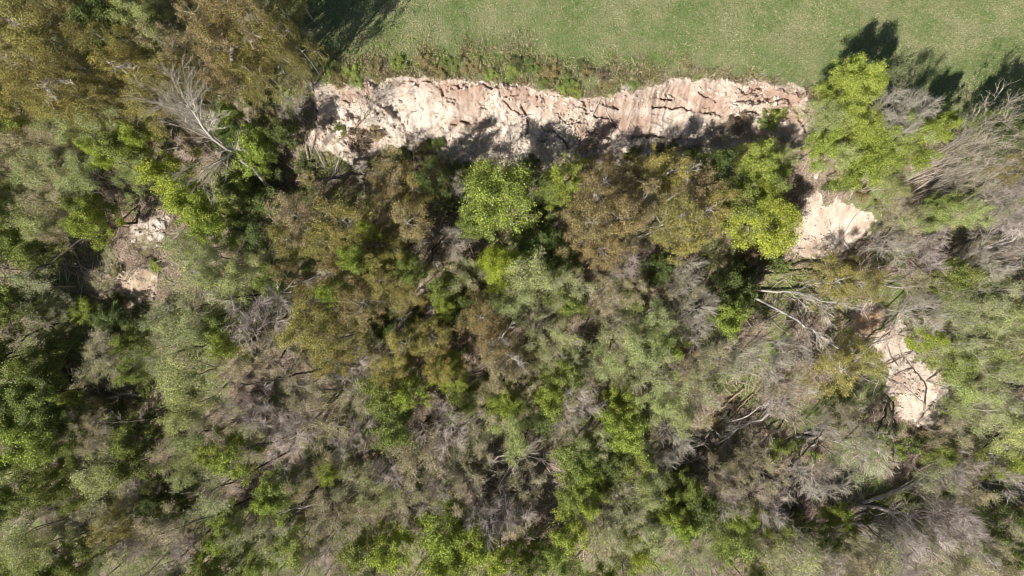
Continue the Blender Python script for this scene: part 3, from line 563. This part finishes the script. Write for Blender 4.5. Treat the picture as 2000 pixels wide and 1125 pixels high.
# fallen sticks
def sticks(name, n, dens, rad, ln, mat, label, box=(-76,78,-50,32)):
    x, y = scatter(n, *box, dens); m = len(x); a = rng.uniform(0, 3.14, m)+.5
    L = ln*rng.uniform(.4, 1.6, m); e = np.stack([np.cos(a), np.sin(a)], 1)*L[:,None]
    z0 = gz(x, y)+rng.uniform(.03,.35,m); x1 = x+e[:,0]; y1 = y+e[:,1]; z1 = gz(x1, y1)+rng.uniform(.03,.5,m)
    p0 = np.stack([x,y,z0],1); p1 = np.stack([x1,y1,z1],1); mid = (p0+p1)/2+rng.normal(size=(m,3))*.12
    mid[:,2] = np.maximum(mid[:,2], gz(mid[:,0], mid[:,1])+.05)
    V, F = tubes(np.stack([p0,mid,p1],1), np.tile(np.array([[1,.8,.4]])*rad, (m,1))*rng.uniform(.6,1.7,(m,1)), 4)
    o = add(name, mk_mesh(name, V, F, [mat])); tag(o, label, 'sticks', kind='stuff')
sticks('fallen_sticks', 6500, lambda x, y: forest(x, y)*1.0, .035, 1.7, T_TAN, 'thin fallen sticks littering the woodland floor')
sticks('brushwood', 3500, lambda x, y: (topY(x)-y > 1)*ss(-.1, .3, fbm(x*.1, y*.1, 101)), .05, 2.6, T_PURP, 'grey brushwood lying between the trees')
sticks('cliff_roots', 420, lambda x, y: (sample(cliffm, x, y) > .5)*ss(-.1,.3,fbm(x*.4,y*.4,103)), .02, 1.0, B_BROWN, 'dark roots and twigs sticking out of the cliff', (-26,37,13,27))

def rubble(name, n, dens, s0, s1, mat, label, box):
    x, y = scatter(n, *box, dens); m = len(x); s = s0+(s1-s0)*rng.uniform(size=m)**4
    oc = np.array([[1,0,0],[0,1,0],[-1,0,0],[0,-1,0],[0,0,1],[0,0,-.6],[.7,.7,.55],[-.7,.7,.5],[-.7,-.7,.6],[.7,-.7,.5]])
    from itertools import product
    V = oc[None]*s[:,None,None]*rng.uniform(.6, 1.25, (m,10,3)); a = rng.uniform(0, 6.28, m); ca, sa = np.cos(a)[:,None], np.sin(a)[:,None]
    V = np.stack([V[...,0]*ca-V[...,1]*sa, V[...,0]*sa+V[...,1]*ca, V[...,2]], -1); V += np.stack([x, y, gz(x, y)+s*.2], 1)[:,None]
    f = np.array([[0,6,4,9],[6,1,7,4],[7,2,8,4],[8,3,9,4],[0,5,1,6],[1,5,2,7],[2,5,3,8],[3,5,0,9]])
    F = (np.arange(m)[:,None,None]*10+f[None]).reshape(-1,4); o = add(name, mk_mesh(name, V.reshape(-1,3), F, [mat])); tag(o, label, 'rubble', kind='stuff')
RUB = bark_material('clod', (.46,.38,.31), (.64,.57,.49), .5)
pts_ = lambda x, y: sample(patch, x, y)
rubble('cliff_rubble', 9000, lambda x, y: (sample(cliffm, x, y) > .5)*(1-.9*sample(bluff, x, y))*ss(-.3, .4, fbm(x*.4, y*.5, 201, 3)), .05, .34, RUB, 'loose pale clods and broken blocks lying on the cliff', (-27,38,12,28))
rubble('slope_rubble', 60000, lambda x, y: (pts_(x, y) > .25)*ss(-.3, .5, fbm(x*.5, y*.5, 203, 3))*.8, .04, .26, RUB, 'pale grit and small stones on the bare sandy slopes', (-62,66,-20,26))
sticks('slope_twigs', 2600, lambda x, y: (pts_(x, y) > .3)*(sample(cliffm, x, y) < .2)*ss(-.35,.3,fbm(x*.35,y*.35,205)), .03, 1.5, T_PURP, 'dry twigs scattered over the bare sandy slopes', (-62,66,-20,26))

# ------------------------------------------------------------------ fallen and leaning trunks and trunk-shade poles, one thing each
def fallen(name, pts, r, mat, label, cat='log', lift=.35, fan=0, twig=T_GREY, fanlen=4.0, seed=0, tip=.45, spread=.7):
    g = np.random.default_rng(1000+seed)
    P = []; r = r*1.2
    for i, p in enumerate(pts):
        h = p[2] if len(p) > 2 else lift
        x, y, z = wpt(p[0], p[1], h); P.append((x, y, float(gz(x, y))+h))
    P = np.array(P); k = 10; t = np.linspace(0, len(P)-1, k+1); ii = np.minimum(t.astype(int), len(P)-2); w = (t-ii)[:,None]
    if P[0][2]-float(gz(*P[0][:2])) > .7:   # rooted or lodged on the ground further back
        q = P[0]+(P[0]-P[-1])*.45; q[2] = float(gz(q[0], q[1]))-.2; P = np.concatenate([q[None], P]); t = np.linspace(0, len(P)-1, k+1); ii = np.minimum(t.astype(int), len(P)-2); w = (t-ii)[:,None]
    C = P[ii]*(1-w)+P[ii+1]*w; seg = np.linalg.norm(P[-1]-P[0])
    C[1:-1] += g.normal(size=(k-1,3))*seg*.012
    base = C[0].copy(); C = C-base; rad = (r*(1-(1-tip)*np.linspace(0,1,k+1)))[None]
    root = bpy.data.objects.new(name, None); COL.objects.link(root); root.location = base; root.empty_display_size = .5
    tag(root, label, cat)
    V, F = tubes(C[None], rad, 9)
    # closed, slightly splintered ends
    n = len(V); caps = []
    o = add('trunk', mk_mesh('trunk', V, F, [mat], smooth=True), root)
    for e, rr, q in ((0, rad[0,0], -1), (-1, rad[0,-1], 1)):
        d = nrm(C[1]-C[0])*-1 if e == 0 else nrm(C[-1]-C[-2])
        pts_ = np.stack([C[e]-d*rr*.2, C[e]+d*rr*.25, C[e]+d*rr*.6])[None]
        Vc, Fc = tubes(pts_, np.array([[rr*.98, rr*.85, rr*.05]]), 9)
        caps.append((Vc, Fc, 0))
    Vc, Fc, _ = join(caps); add('broken_end', mk_mesh('broken_end', Vc, Fc, [REDW]), root)
    if fan:
        fan = max(3, int(fan*1.3))
        L = np.linalg.norm(C[-1]-C[0]); pp = C[None]; n1 = fan
        q, D, LL, RR = spawn(pp, rad, np.array([fanlen]), n1, .4, 1., (.25, spread), 1., .34, g, .2)
        D[:,2] = np.abs(D[:,2])*.6
        b1, r1 = grow(q, D, LL, RR, 6, g, .08, -.01)
        def lay(bb): zz = gz(bb[:,1:,0]+base[0], bb[:,1:,1]+base[1])-base[2]+.06; bb[:,1:,2] = np.maximum(bb[:,1:,2], zz)
        lay(b1); q, D, LL, RR = spawn(b1, r1, LL, 7, .1, 1., (.3,.8), .5, .6, g)
        b2, r2 = grow(q, D, LL, np.maximum(RR,.022), 4, g, .15, 0, .4)
        lay(b2); q, D, LL, RR = spawn(b2, r2, LL, 6, .1, 1., (.3,.8), .55, .6, g)
        b3, r3 = grow(q, D, LL, np.full(len(q), .018), 3, g, .15, 0, .6); lay(b3)
        V, F, M = join([(*tubes(C[None,3:], rad[:,3:]*.6, 5), 0), (*tubes(b1, r1, 5), 0), (*tubes(b2, r2, 3), 1), (*tubes(b3, r3, 3), 1)])
        add('branches', mk_mesh('branches', V, F, [mat, twig], M), root)
    PL = dict(o=root, px=pts[0][0], py=pts[0][1]); return root
LM = [((965,378),'the big bright tree'),((1500,432),'the large lime tree'),((385,248),'the big bare grey tree'),((1640,430),'the white sand slide'),
 ((1780,760),'the lower sand patch'),((1690,640),'the orange sand patch'),((285,465),'the rocky hollow'),((240,550),'the orange earth patch'),((820,590),'the tiny central clearing'),
 ((505,625),'the big purplish bare tree'),((1450,830),'the brown clearing'),((250,780),'the lower left clearing'),((330,975),'the lower left dark gap'),
 ((1705,95),'the meadow tree shadow'),((660,40),'the wide dark shadow at top'),((1590,635),'the slanting birch trunk'),((1950,480),'the leaning silvery trunk'),
 ((1740,1000),'the long fallen trunk'),((1960,892),'the level trunk at right edge'),((1960,980),'the crossing logs'),((1030,1005),'the logs at bottom centre'),((985,890),'the pale curved trunk'),
 ((665,360),'the dark bent trunk'),((0,0),'the top left corner'),((0,1125),'the bottom left corner'),((2000,1125),'the bottom right corner'),((2000,300),'the meadow\'s right end'),((1130,190),'the cliff top dip'),
 ((700,270),'the cliff\'s left end'),((1540,240),'the cliff\'s right end'),((940,270),'the cliff\'s middle'),((1300,290),'the right cliff foot'),((1000,562),'the photo centre'),
 ((0,562),'the left edge middle'),((2000,650),'the right edge middle'),((1000,1125),'the bottom edge middle'),((500,1125),'the lower left edge'),((1500,1125),'the lower right edge'),
 ((450,0),'the upper left edge'),((1136,782),'the spiky bare tree'),((872,842),'the wide bare crown'),((1602,938),'the chunky log'),((1590,850),'the parallel logs'),((520,440),'the upper black gap'),((1480,510),'the gap beside the slide')]
LMK = [m for m in LM if 'logs' not in m[1] and 'trunk' not in m[1]]
FL = [
 ('bare_tree', [(488,330,7),(455,300,10),(420,268,12.5),(385,232,14),(365,205,14.5)], .20, B_PALE, 'big bare grey tree whose pale trunk leans to the upper left', 22, 6.5, 0),
 ('fallen_tree', [(1530,606),(1570,638),(1605,658),(1636,680)], .15, B_BIRCH, 'pale birch trunk with dark patches slanting down through the olive birches', 5, 3.5, 9.5),
 ('fallen_tree', [(1508,567),(1545,566),(1590,578),(1645,592)], .13, B_PALE, 'whitish fallen trunk above the slanting pale birch trunk', 7, 4.5, 8),
 ('fallen_tree', [(1868,508),(1920,488),(1965,470),(2010,448)], .22, B_PALE, 'thick silvery bare trunk leaning up to the right edge of the photo', 12, 6, 7),
 ('fallen_tree', [(1722,972),(1760,955),(1790,942),(1830,925)], .24, B_PALE, 'pale forked fallen trunk pointing up right with thin branches fanned out', 10, 5.5, 1.2),
 ('fallen_tree', [(1674,988),(1720,996),(1770,1004),(1830,1012)], .26, T_PURP, 'long brownish fallen trunk ending in a wide fan of twigs at lower right', 16, 7.5, 1.0),
 ('fallen_tree', [(1585,1031),(1635,1025),(1690,1023),(1740,1026)], .22, B_PALE, 'pale nearly level fallen trunk below the long brownish one', 8, 5, .8),
 ('fallen_tree', [(1628,1042),(1670,1040),(1700,1052),(1720,1068)], .12, B_PALE, 'thin curved fallen stem under the nearly level pale trunk', 4, 3, .6),
 ('log', [(1644,1018),(1690,1002)], .17, B_PALE, 'short pale log just above the nearly level pale trunk', 0, 0, .5),
 ('fallen_tree', [(1922,890),(1960,892),(2006,893)], .22, B_PALE, 'straight pale trunk lying level at the right edge of the wood', 0, 0, 5),
 ('log', [(1988,898),(1976,922),(1966,948)], .20, B_PALE, 'pale log running down from the level trunk at the right edge', 0, 0, 3),
 ('fallen_tree', [(1512,806),(1470,826),(1435,842),(1400,868)], .18, B_PALE, 'long pale fallen stem slanting across the brown clearing', 6, 4, 2.5),
 ('fallen_tree', [(1442,836),(1418,862),(1394,894)], .12, B_PALE, 'thinner pale stem forking down from the long one in the brown clearing', 3, 3, 2),
 ('log', [(1450,760),(1428,780),(1406,802)], .12, REDW, 'reddish bare log above the pale stems in the brown clearing', 0, 0, 1),
 ('log', [(1470,770),(1440,800),(1418,822)], .09, REDW, 'thin reddish log beside the brown clearing, right of the thicker red one', 0, 0, .8),
 ('log', [(1554,853),(1594,855)], .17, B_PALE, 'short whitish log, lower of two lying parallel', 0, 0, .5),
 ('log', [(1572,845),(1605,846)], .15, B_PALE, 'short whitish log, upper of two lying parallel', 0, 0, .5),
 ('log', [(1574,875),(1590,868)], .14, B_PALE, 'stubby white log end below the two parallel short logs', 0, 0, .5),
 ('log', [(1540,914),(1576,911)], .18, B_PALE, 'chunky pale log beside the ash grey bare tree crown', 0, 0, .6),
 ('log', [(1965,968),(2008,988)], .16, B_PALE, 'pale log crossing another near the right edge, upper one', 0, 0, .8),
 ('log', [(1940,985),(1995,1010)], .13, REDW, 'reddish log below the crossing logs near the right edge', 0, 0, .6),
 ('log', [(1985,965),(1955,998)], .14, B_PALE, 'pale log laid steeply across the others near the right edge', 0, 0, 1.0),
 ('log', [(1900,1005),(1960,972)], .09, T_TAN, 'thin long tan pole slanting near the crossing logs', 0, 0, .6),
 ('fallen_tree', [(1530,1000),(1550,1030),(1564,1050)], .18, T_PURP, 'short dark broken trunk with splayed dead limbs', 7, 3, .8),
 ('log', [(1575,1045),(1613,1052)], .14, B_PALE, 'pale-ended short log right of the broken trunk', 0, 0, .6),
 ('log', [(1042,983),(1032,1005),(1023,1028)], .15, B_PALE, 'pale steep log among the purplish bare crowns at bottom centre', 0, 0, 6),
 ('log', [(1012,992),(1006,1015)], .12, B_PALE, 'short pale log left of the steep one at bottom centre', 0, 0, 6),
 ('log', [(1112,990),(1080,1018),(1050,1046)], .13, REDW, 'thin pinkish log slanting down left at bottom centre', 0, 0, 4),
 ('fallen_tree', [(948,904),(980,888),(1025,880)], .16, B_PALE, 'pale curved trunk lying in front of the khaki trees', 5, 4, 8),
 ('log', [(1118,960),(1141,968)], .14, B_PALE, 'small white log in the dark gap between green crowns', 0, 0, 1.5),
 ('fallen_tree', [(205,778),(250,770),(302,764)], .18, B_PALE, 'pale trunk lying level in the small lower left clearing', 3, 2.5, 1.2),
 ('log', [(232,766),(230,800)], .10, T_TAN, 'thin tan pole lying upright in the photo, left of its pair in the clearing', 0, 0, .8),
 ('log', [(262,764),(254,798)], .10, T_TAN, 'thin tan pole crossing the pale trunk, right of its pair in the clearing', 0, 0, .8),
 ('log', [(200,867),(232,860)], .14, B_PALE, 'short pale log among khaki trees at the lower left', 0, 0, 4),
 ('log', [(328,962),(378,962)], .08, B_BIRCH, 'thin white level pole over the dark gap at the lower left', 0, 0, 3),
 ('log', [(332,778),(333,794)], .17, B_BIRCH, 'short white birch stump beside the pale grey-green crown', 0, 0, 2.5),
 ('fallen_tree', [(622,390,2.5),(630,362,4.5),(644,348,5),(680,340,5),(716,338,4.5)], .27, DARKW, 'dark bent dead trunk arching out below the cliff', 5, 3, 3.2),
 ('fallen_tree', [(665,275),(690,258),(715,228),(735,205)], .09, B_BROWN, 'bare sapling leaning up across the pale cliff', 10, 4, 1.0),
 ('log', [(1190,688),(1172,712),(1158,735)], .14, REDW, 'reddish slanting log between grey-green crowns near the centre', 0, 0, 7),
 ('fallen_tree', [(1690,690),(1712,668),(1745,640),(1765,600)], .15, B_PALE, 'pale dead tree leaning over the orange sand patch', 6, 4, 4),
 ('fallen_tree', [(1730,712),(1775,690),(1800,672)], .10, B_BROWN, 'dark thin stem lying across the lower sand patch', 4, 2.5, .6),
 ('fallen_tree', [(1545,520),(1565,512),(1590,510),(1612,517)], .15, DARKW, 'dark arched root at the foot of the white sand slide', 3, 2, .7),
 ('fallen_tree', [(1620,522),(1670,500),(1715,470),(1740,450)], .14, B_GREY, 'grey stems leaning up right beside the white sand slide', 9, 5, 1.6),
]
DARK = [((525,866),(370,900),'at the lower left, left of the purplish crowns'),((290,818),(193,827),'under the small lower left clearing'),((215,905),(140,924),'near the lower left khaki trees'),
 ((422,838),(340,857),'right of the small lower left clearing'),((502,917),(415,956),'below left of the black-barked purple tree'),((435,998),(300,1047),'under the dark gap at lower left'),
 ((575,1000),(480,1110),'steeply slanting near the bottom left of centre'),((455,1052),(410,1090),'short, near the bottom left of centre'),((165,465),(35,552),'left of the rocky hollow'),((62,650),(0,712),'at the middle of the left edge'),
 ((470,580),(392,598),'left of the purplish bare tree left of centre'),((400,672),(327,693),'below the purplish bare tree left of centre'),((570,735),(478,753),'under the purplish bare tree left of centre'),
 ((812,602),(742,684),'thick, below the tiny clearing left of centre'),((868,640),(846,656),'short, right of the thick one left of centre'),((850,478),(836,516),'above the tiny clearing left of centre'),
 ((800,868),(730,952),'longest of the cluster by the wide bare crown'),((820,908),(786,962),'lowest of the cluster by the wide bare crown'),((775,893),(740,930),'leftmost of the cluster by the wide bare crown'),
 ((960,776),(903,830),'above right of the wide bare crown'),((1013,883),(964,962),'below the pale curved trunk'),((1520,834),(1460,893),'right of the brown clearing'),((1600,853),(1546,907),'crossing below the two short parallel logs'),
 ((1416,817),(1376,850),'left of the brown clearing'),((1533,1020),(1480,1083),'left of the short dark broken trunk'),((1956,843),(1916,877),'above the level trunk at the right edge'),((1740,812),(1747,905),'upright in the photo below the lower sand patch'),((1730,812),(1713,843),'short, below the lower sand patch')]
for a, b, lab in DARK:  # dark poles added in place of trunk shadows and shaded trunk sides
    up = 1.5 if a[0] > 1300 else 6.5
    FL.append(('trunk_shade_pole', [(*a, up), ((a[0]+b[0])/2, (a[1]+b[1])/2+2, up+1.2), (*b, up+2.2)], .13 if 'thick' not in lab else .24, DARKW, 'dark slanting pole as trunk shade, '+lab, 3, 2.2, 0))
POLES = [((1420,455+290),(1404,702),'reddish'),((1455,815),(1530,770),'pale'),((1340,905),(1395,888),'pale'),((1648,868),(1700,884),'pale'),((1700,860),(1735,905),'pale'),((1805,790),(1757,748),'grey'),((1780,560),(1850,566),'pale'),((1850,566),(1868,548),'pale'),
 ((1790,600),(1812,572),'grey'),((1800,625),(1840,650),'pale'),((1880,400),(1935,378),'pale'),((1795,475),(1850,445),'pale'),((1900,548),(1990,525),'pale'),((1920,790),(2004,772),'pale'),((1935,802),(2004,796),'pale'),((1835,1010),(1900,985),'grey'),((1870,1040),(1960,1075),'grey'),((1790,1060),(1850,1100),'pale'),
 ((1650,1060),(1730,1110),'grey'),((1700,1000),(1760,1075),'grey'),((1560,905),(1512,935),'grey'),((1590,900),(1580,958),'pale'),((1350,980),(1330,1040),'pale'),((1240,955),(1285,935),'pale'),((905,850),(865,830),'grey'),((745,700+30),(690,760),'grey'),((610,765),(560,742),'pale'),((640,820),(560,845),'grey'),((620,985),(540,1005),'pale'),
 ((1100,700),(1075,672),'pale'),((805,520),(822,478),'pale'),((700,450),(745,436),'pale'),((1260,355),(1275,412),'white'),((1335,330),(1352,372),'white'),((1310,440),(1370,425),'white'),((570,560),(650,530),'pale'),((960,690),(985,650),'white'),((985,690),(1020,712),'white'),((455,25),(480,60),'white'),((395,75),(445,105),'white'),((500,68),(552,62),'white'),((205,120),(250,145),'white'),((100,145),(115,160),'white'),((70,165),(92,180),'white')]
MB = {'reddish':REDW,'pale':B_PALE,'grey':B_GREY,'white':B_BIRCH}
for k, (a, b, cw) in enumerate(POLES):
    up = (12.5 if cw == 'white' else 1.0 if a[0] > 1640 and a[1] > 850 else 3.0 if a[0] > 1330 else 6.5)
    near = min(LMK, key=lambda m: math.hypot(a[0]-m[0][0], a[1]-m[0][1]))
    dx = a[0]-near[0][0]; dy = a[1]-near[0][1]; w = ('right of' if dx > 0 else 'left of') if abs(dx) > abs(dy) else ('below' if dy > 0 else 'above')
    lean = 'steep' if abs(a[1]-b[1]) > abs(a[0]-b[0]) else 'slanting' if abs(a[1]-b[1]) > .3*abs(a[0]-b[0]) else 'nearly level'
    FL.append(('dead_branch' if cw != 'white' else 'birch_limb', [(*a, up), ((a[0]+b[0])/2+1, (a[1]+b[1])/2-2, up+.5), (*b, up+1.0)], .085 if cw == 'white' else .10, MB[cw], 'thin %s %s stem %s %s' % (cw, lean, w, near[1]), 4, 2.0, 0))
_seen = {}
for i, f in enumerate(FL):
    if f[4] in _seen: FL[i] = f[:4]+(f[4]+', '+['second','third','fourth'][_seen[f[4]]-1]+' from the left',)+f[5:]
    _seen[f[4]] = _seen.get(f[4], 0)+1
for i, f in enumerate(FL):
    fallen(f[0], f[1], f[2], f[3], f[4], {'bare_tree':'bare tree','fallen_tree':'fallen tree','log':'log','trunk_shade_pole':'leaning trunk','dead_branch':'dead stem','birch_limb':'birch stem'}[f[0]], fan=f[5], fanlen=f[6] or 1, lift=f[7]*.6, seed=i,
           twig=T_PURP if f[3] is T_PURP else T_GREY, tip=.45 if f[5] else .8)

# ------------------------------------------------------------------ pale boulders in the left hollow and clods on the slides
def rock(px, py, s, seed, label, mat):
    import bmesh
    bm = bmesh.new(); bmesh.ops.create_icosphere(bm, subdivisions=3, radius=1); g = random.Random(seed)
    cuts = [(Vector((g.gauss(0,1), g.gauss(0,1), g.gauss(0,1))).normalized(), g.uniform(.55,.85)) for _ in range(12)]
    for v in bm.verts:
        for nrm_, dd in cuts:
            k = v.co.dot(nrm_)-dd
            if k > 0: v.co -= nrm_*k
        v.co *= 1+.05*math.sin(v.co.x*9+seed)*math.cos(v.co.y*8)
        v.co.x *= s*1.2; v.co.y *= s; v.co.z *= s*.7
    me = bpy.data.meshes.new('rock'); bm.to_mesh(me); bm.free(); me.materials.append(mat)
    x, y, _ = wpt(px, py, 0); o = add('rock', me); o.location = (x, y, float(gz(x, y))+s*.25); o.rotation_euler = (0, 0, g.uniform(0, 6))
    tag(o, label, 'rock', 'pale rocks'); return o
ROCKM = bark_material('pale_rock', (.55,.52,.47), (.42,.38,.33), 1.5)
for i, (px, py, s, lab) in enumerate([
 (312,432,.45,'pale angular rock at the top of the left rocky hollow'),(322,440,.5,'pale rock at the right end of the left rocky hollow'),(300,444,.35,'small pale rock in the middle of the left hollow'),
 (308,455,.4,'pale rock just below the middle of the left hollow'),(318,462,.55,'large pale rock on the right side of the left hollow'),(296,462,.3,'small rock left of the large pale one in the hollow'),
 (312,478,.5,'long pale rock near the lower right of the left hollow'),(272,452,.4,'grey-white rock on the left side of the left hollow'),(262,470,.35,'small grey-white rock at the lower left of the hollow'),
 (338,602,.4,'white rock showing between grey-green crowns at the left'),(370,686,.35,'lone white rock under the pale crowns left of the purplish bare tree'),
 (1625,478,.4,'pale clod at the foot of the white sand slide'),(1640,470,.3,'small pale clod beside the sand slide foot'),(840,600,.45,'white rock in the tiny clearing left of centre'),(836,585,.3,'small white rock above the other in the tiny clearing')]):
    rock(px, py, s, i, lab, ROCKM)

# ------------------------------------------------------------------ labels of the trees and shrubs
PH = {'dome':'broadleaf tree','thin':'sparse budding tree','birch':'birch','leafy':'broadleaf tree','hazy':'budding tree','khaki':'budding tree','bare':'bare tree','purple':'bare tree','straw':'bare tree','shrub':'bush'}
CATN = {'dome':'tree','thin':'budding tree','birch':'birch tree','leafy':'tree','hazy':'budding tree','khaki':'budding tree','bare':'bare tree','purple':'bare tree','straw':'bare tree','shrub':'bush'}
GR = {'dome':'leafy broadleaf trees','thin':'trees with pale new leaves','birch':'birches in the wood','leafy':'leafy broadleaf trees','hazy':'trees with pale new leaves','khaki':'trees with pale new leaves','bare':'bare trees in the wood','purple':'bare trees in the wood','straw':'bare trees in the wood','shrub':'bushes under the trees and on the cliff'}
def rel(p, l):
    dx = p['px']-l[0]; dy = p['py']-l[1]; d = math.hypot(dx, dy)
    if d < 25: return 'at'
    a = math.degrees(math.atan2(-dy, dx)) % 360
    w = ['right of','above right of','above','above left of','left of','below left of','below','below right of'][int((a+22.5)//45) % 8]
    return ('just ' if d < 75 else 'far ' if d > 170 else '')+w
def size(p):
    if p['kind'] == 'shrub': return 'small' if p['r'] < 15 else 'low' if p['r'] < 18 else 'wide'
    return 'small' if p['r'] < 33 else 'medium' if p['r'] < 41 else 'large' if p['r'] < 49 else 'broad'
for p in PLACED:
    near = sorted(LM, key=lambda m: math.hypot(p['px']-m[0][0], p['py']-m[0][1])); near = [m for m in near if math.hypot(p['px']-m[0][0], p['py']-m[0][1]) > 8]
    p['near'] = near; p['base'] = '%s %s %s' % (size(p), p['word'], PH[p['kind']]); p['lab'] = '%s %s %s' % (p['base'], rel(p, near[0][0]), near[0][1])
SPECIAL = {(965,378):'big bright green tree standing alone below the middle of the cliff',(1500,432):'large lime green dense tree left of the white sand slide',
 (505,625):'purplish grey bare tree with dense twigs left of centre',(1136,782):'spiky purplish bare tree with radiating branches below centre',(872,842):'wide purplish bare crown in khaki growth below centre',
 (1602,938):'ash grey bare tree with white branches beside the chunky pale log',(127,788):'tiny yellow-lime tree at the left edge of the lower left clearing',(976,512):'round lime green tree near the middle of the photo',
 (884,362):'slender tall straw-coloured bare tree left of the big bright green tree',(1680,148):'bright green tree beside the dark shadow on the meadow'}
from collections import defaultdict
def groups():
    g = defaultdict(list)
    for p in PLACED: g[p['lab']].append(p)
    return [v for v in g.values() if len(v) > 1]
for p in PLACED:
    if (p['px'], p['py']) in SPECIAL: p['lab'] = SPECIAL[(p['px'], p['py'])]
for v in groups():
    for p in v:
        a = p['near'][0]; b = p['near'][1]; p['lab'] = '%s %s %s, towards %s' % (p['base'], rel(p, a[0]), a[1], b[1])
for v in groups():
    xs = [p['px'] for p in v]; ys = [p['py'] for p in v]
    hor = max(xs)-min(xs) > max(ys)-min(ys); v.sort(key=lambda p: p['px'] if hor else p['py'])
    n = len(v); o = ['first','second','third','fourth','fifth','sixth','seventh','eighth']
    for i, p in enumerate(v):
        a = p['near'][0]; side = ('left' if hor else 'top')
        w = ('leftmost' if hor else 'uppermost') if i == 0 else ('rightmost' if hor else 'lowest') if i == n-1 else o[i]+' from '+side
        p['lab'] = '%s, %s of %s %s %s' % (p['base'], w, {2:'two',3:'three'}.get(n, 'several'), rel(p, a[0]), a[1])
def shorten(p):
    for a, b in (('just ',''),('far ',''),(size(p)+' ',''),('sparse ','')):
        if len(p['lab'].split()) > 16: p['lab'] = p['lab'].replace(a, b, 1)
for p in PLACED: shorten(p)
for p in PLACED: tag(p['o'], p['lab'], CATN[p['kind']], GR[p['kind']])
print('DUP LABELS', [(v[0]['lab'], len(v)) for v in groups()], 'LONG', [p['lab'] for p in PLACED if len(p['lab'].split()) > 16], len(PLACED))
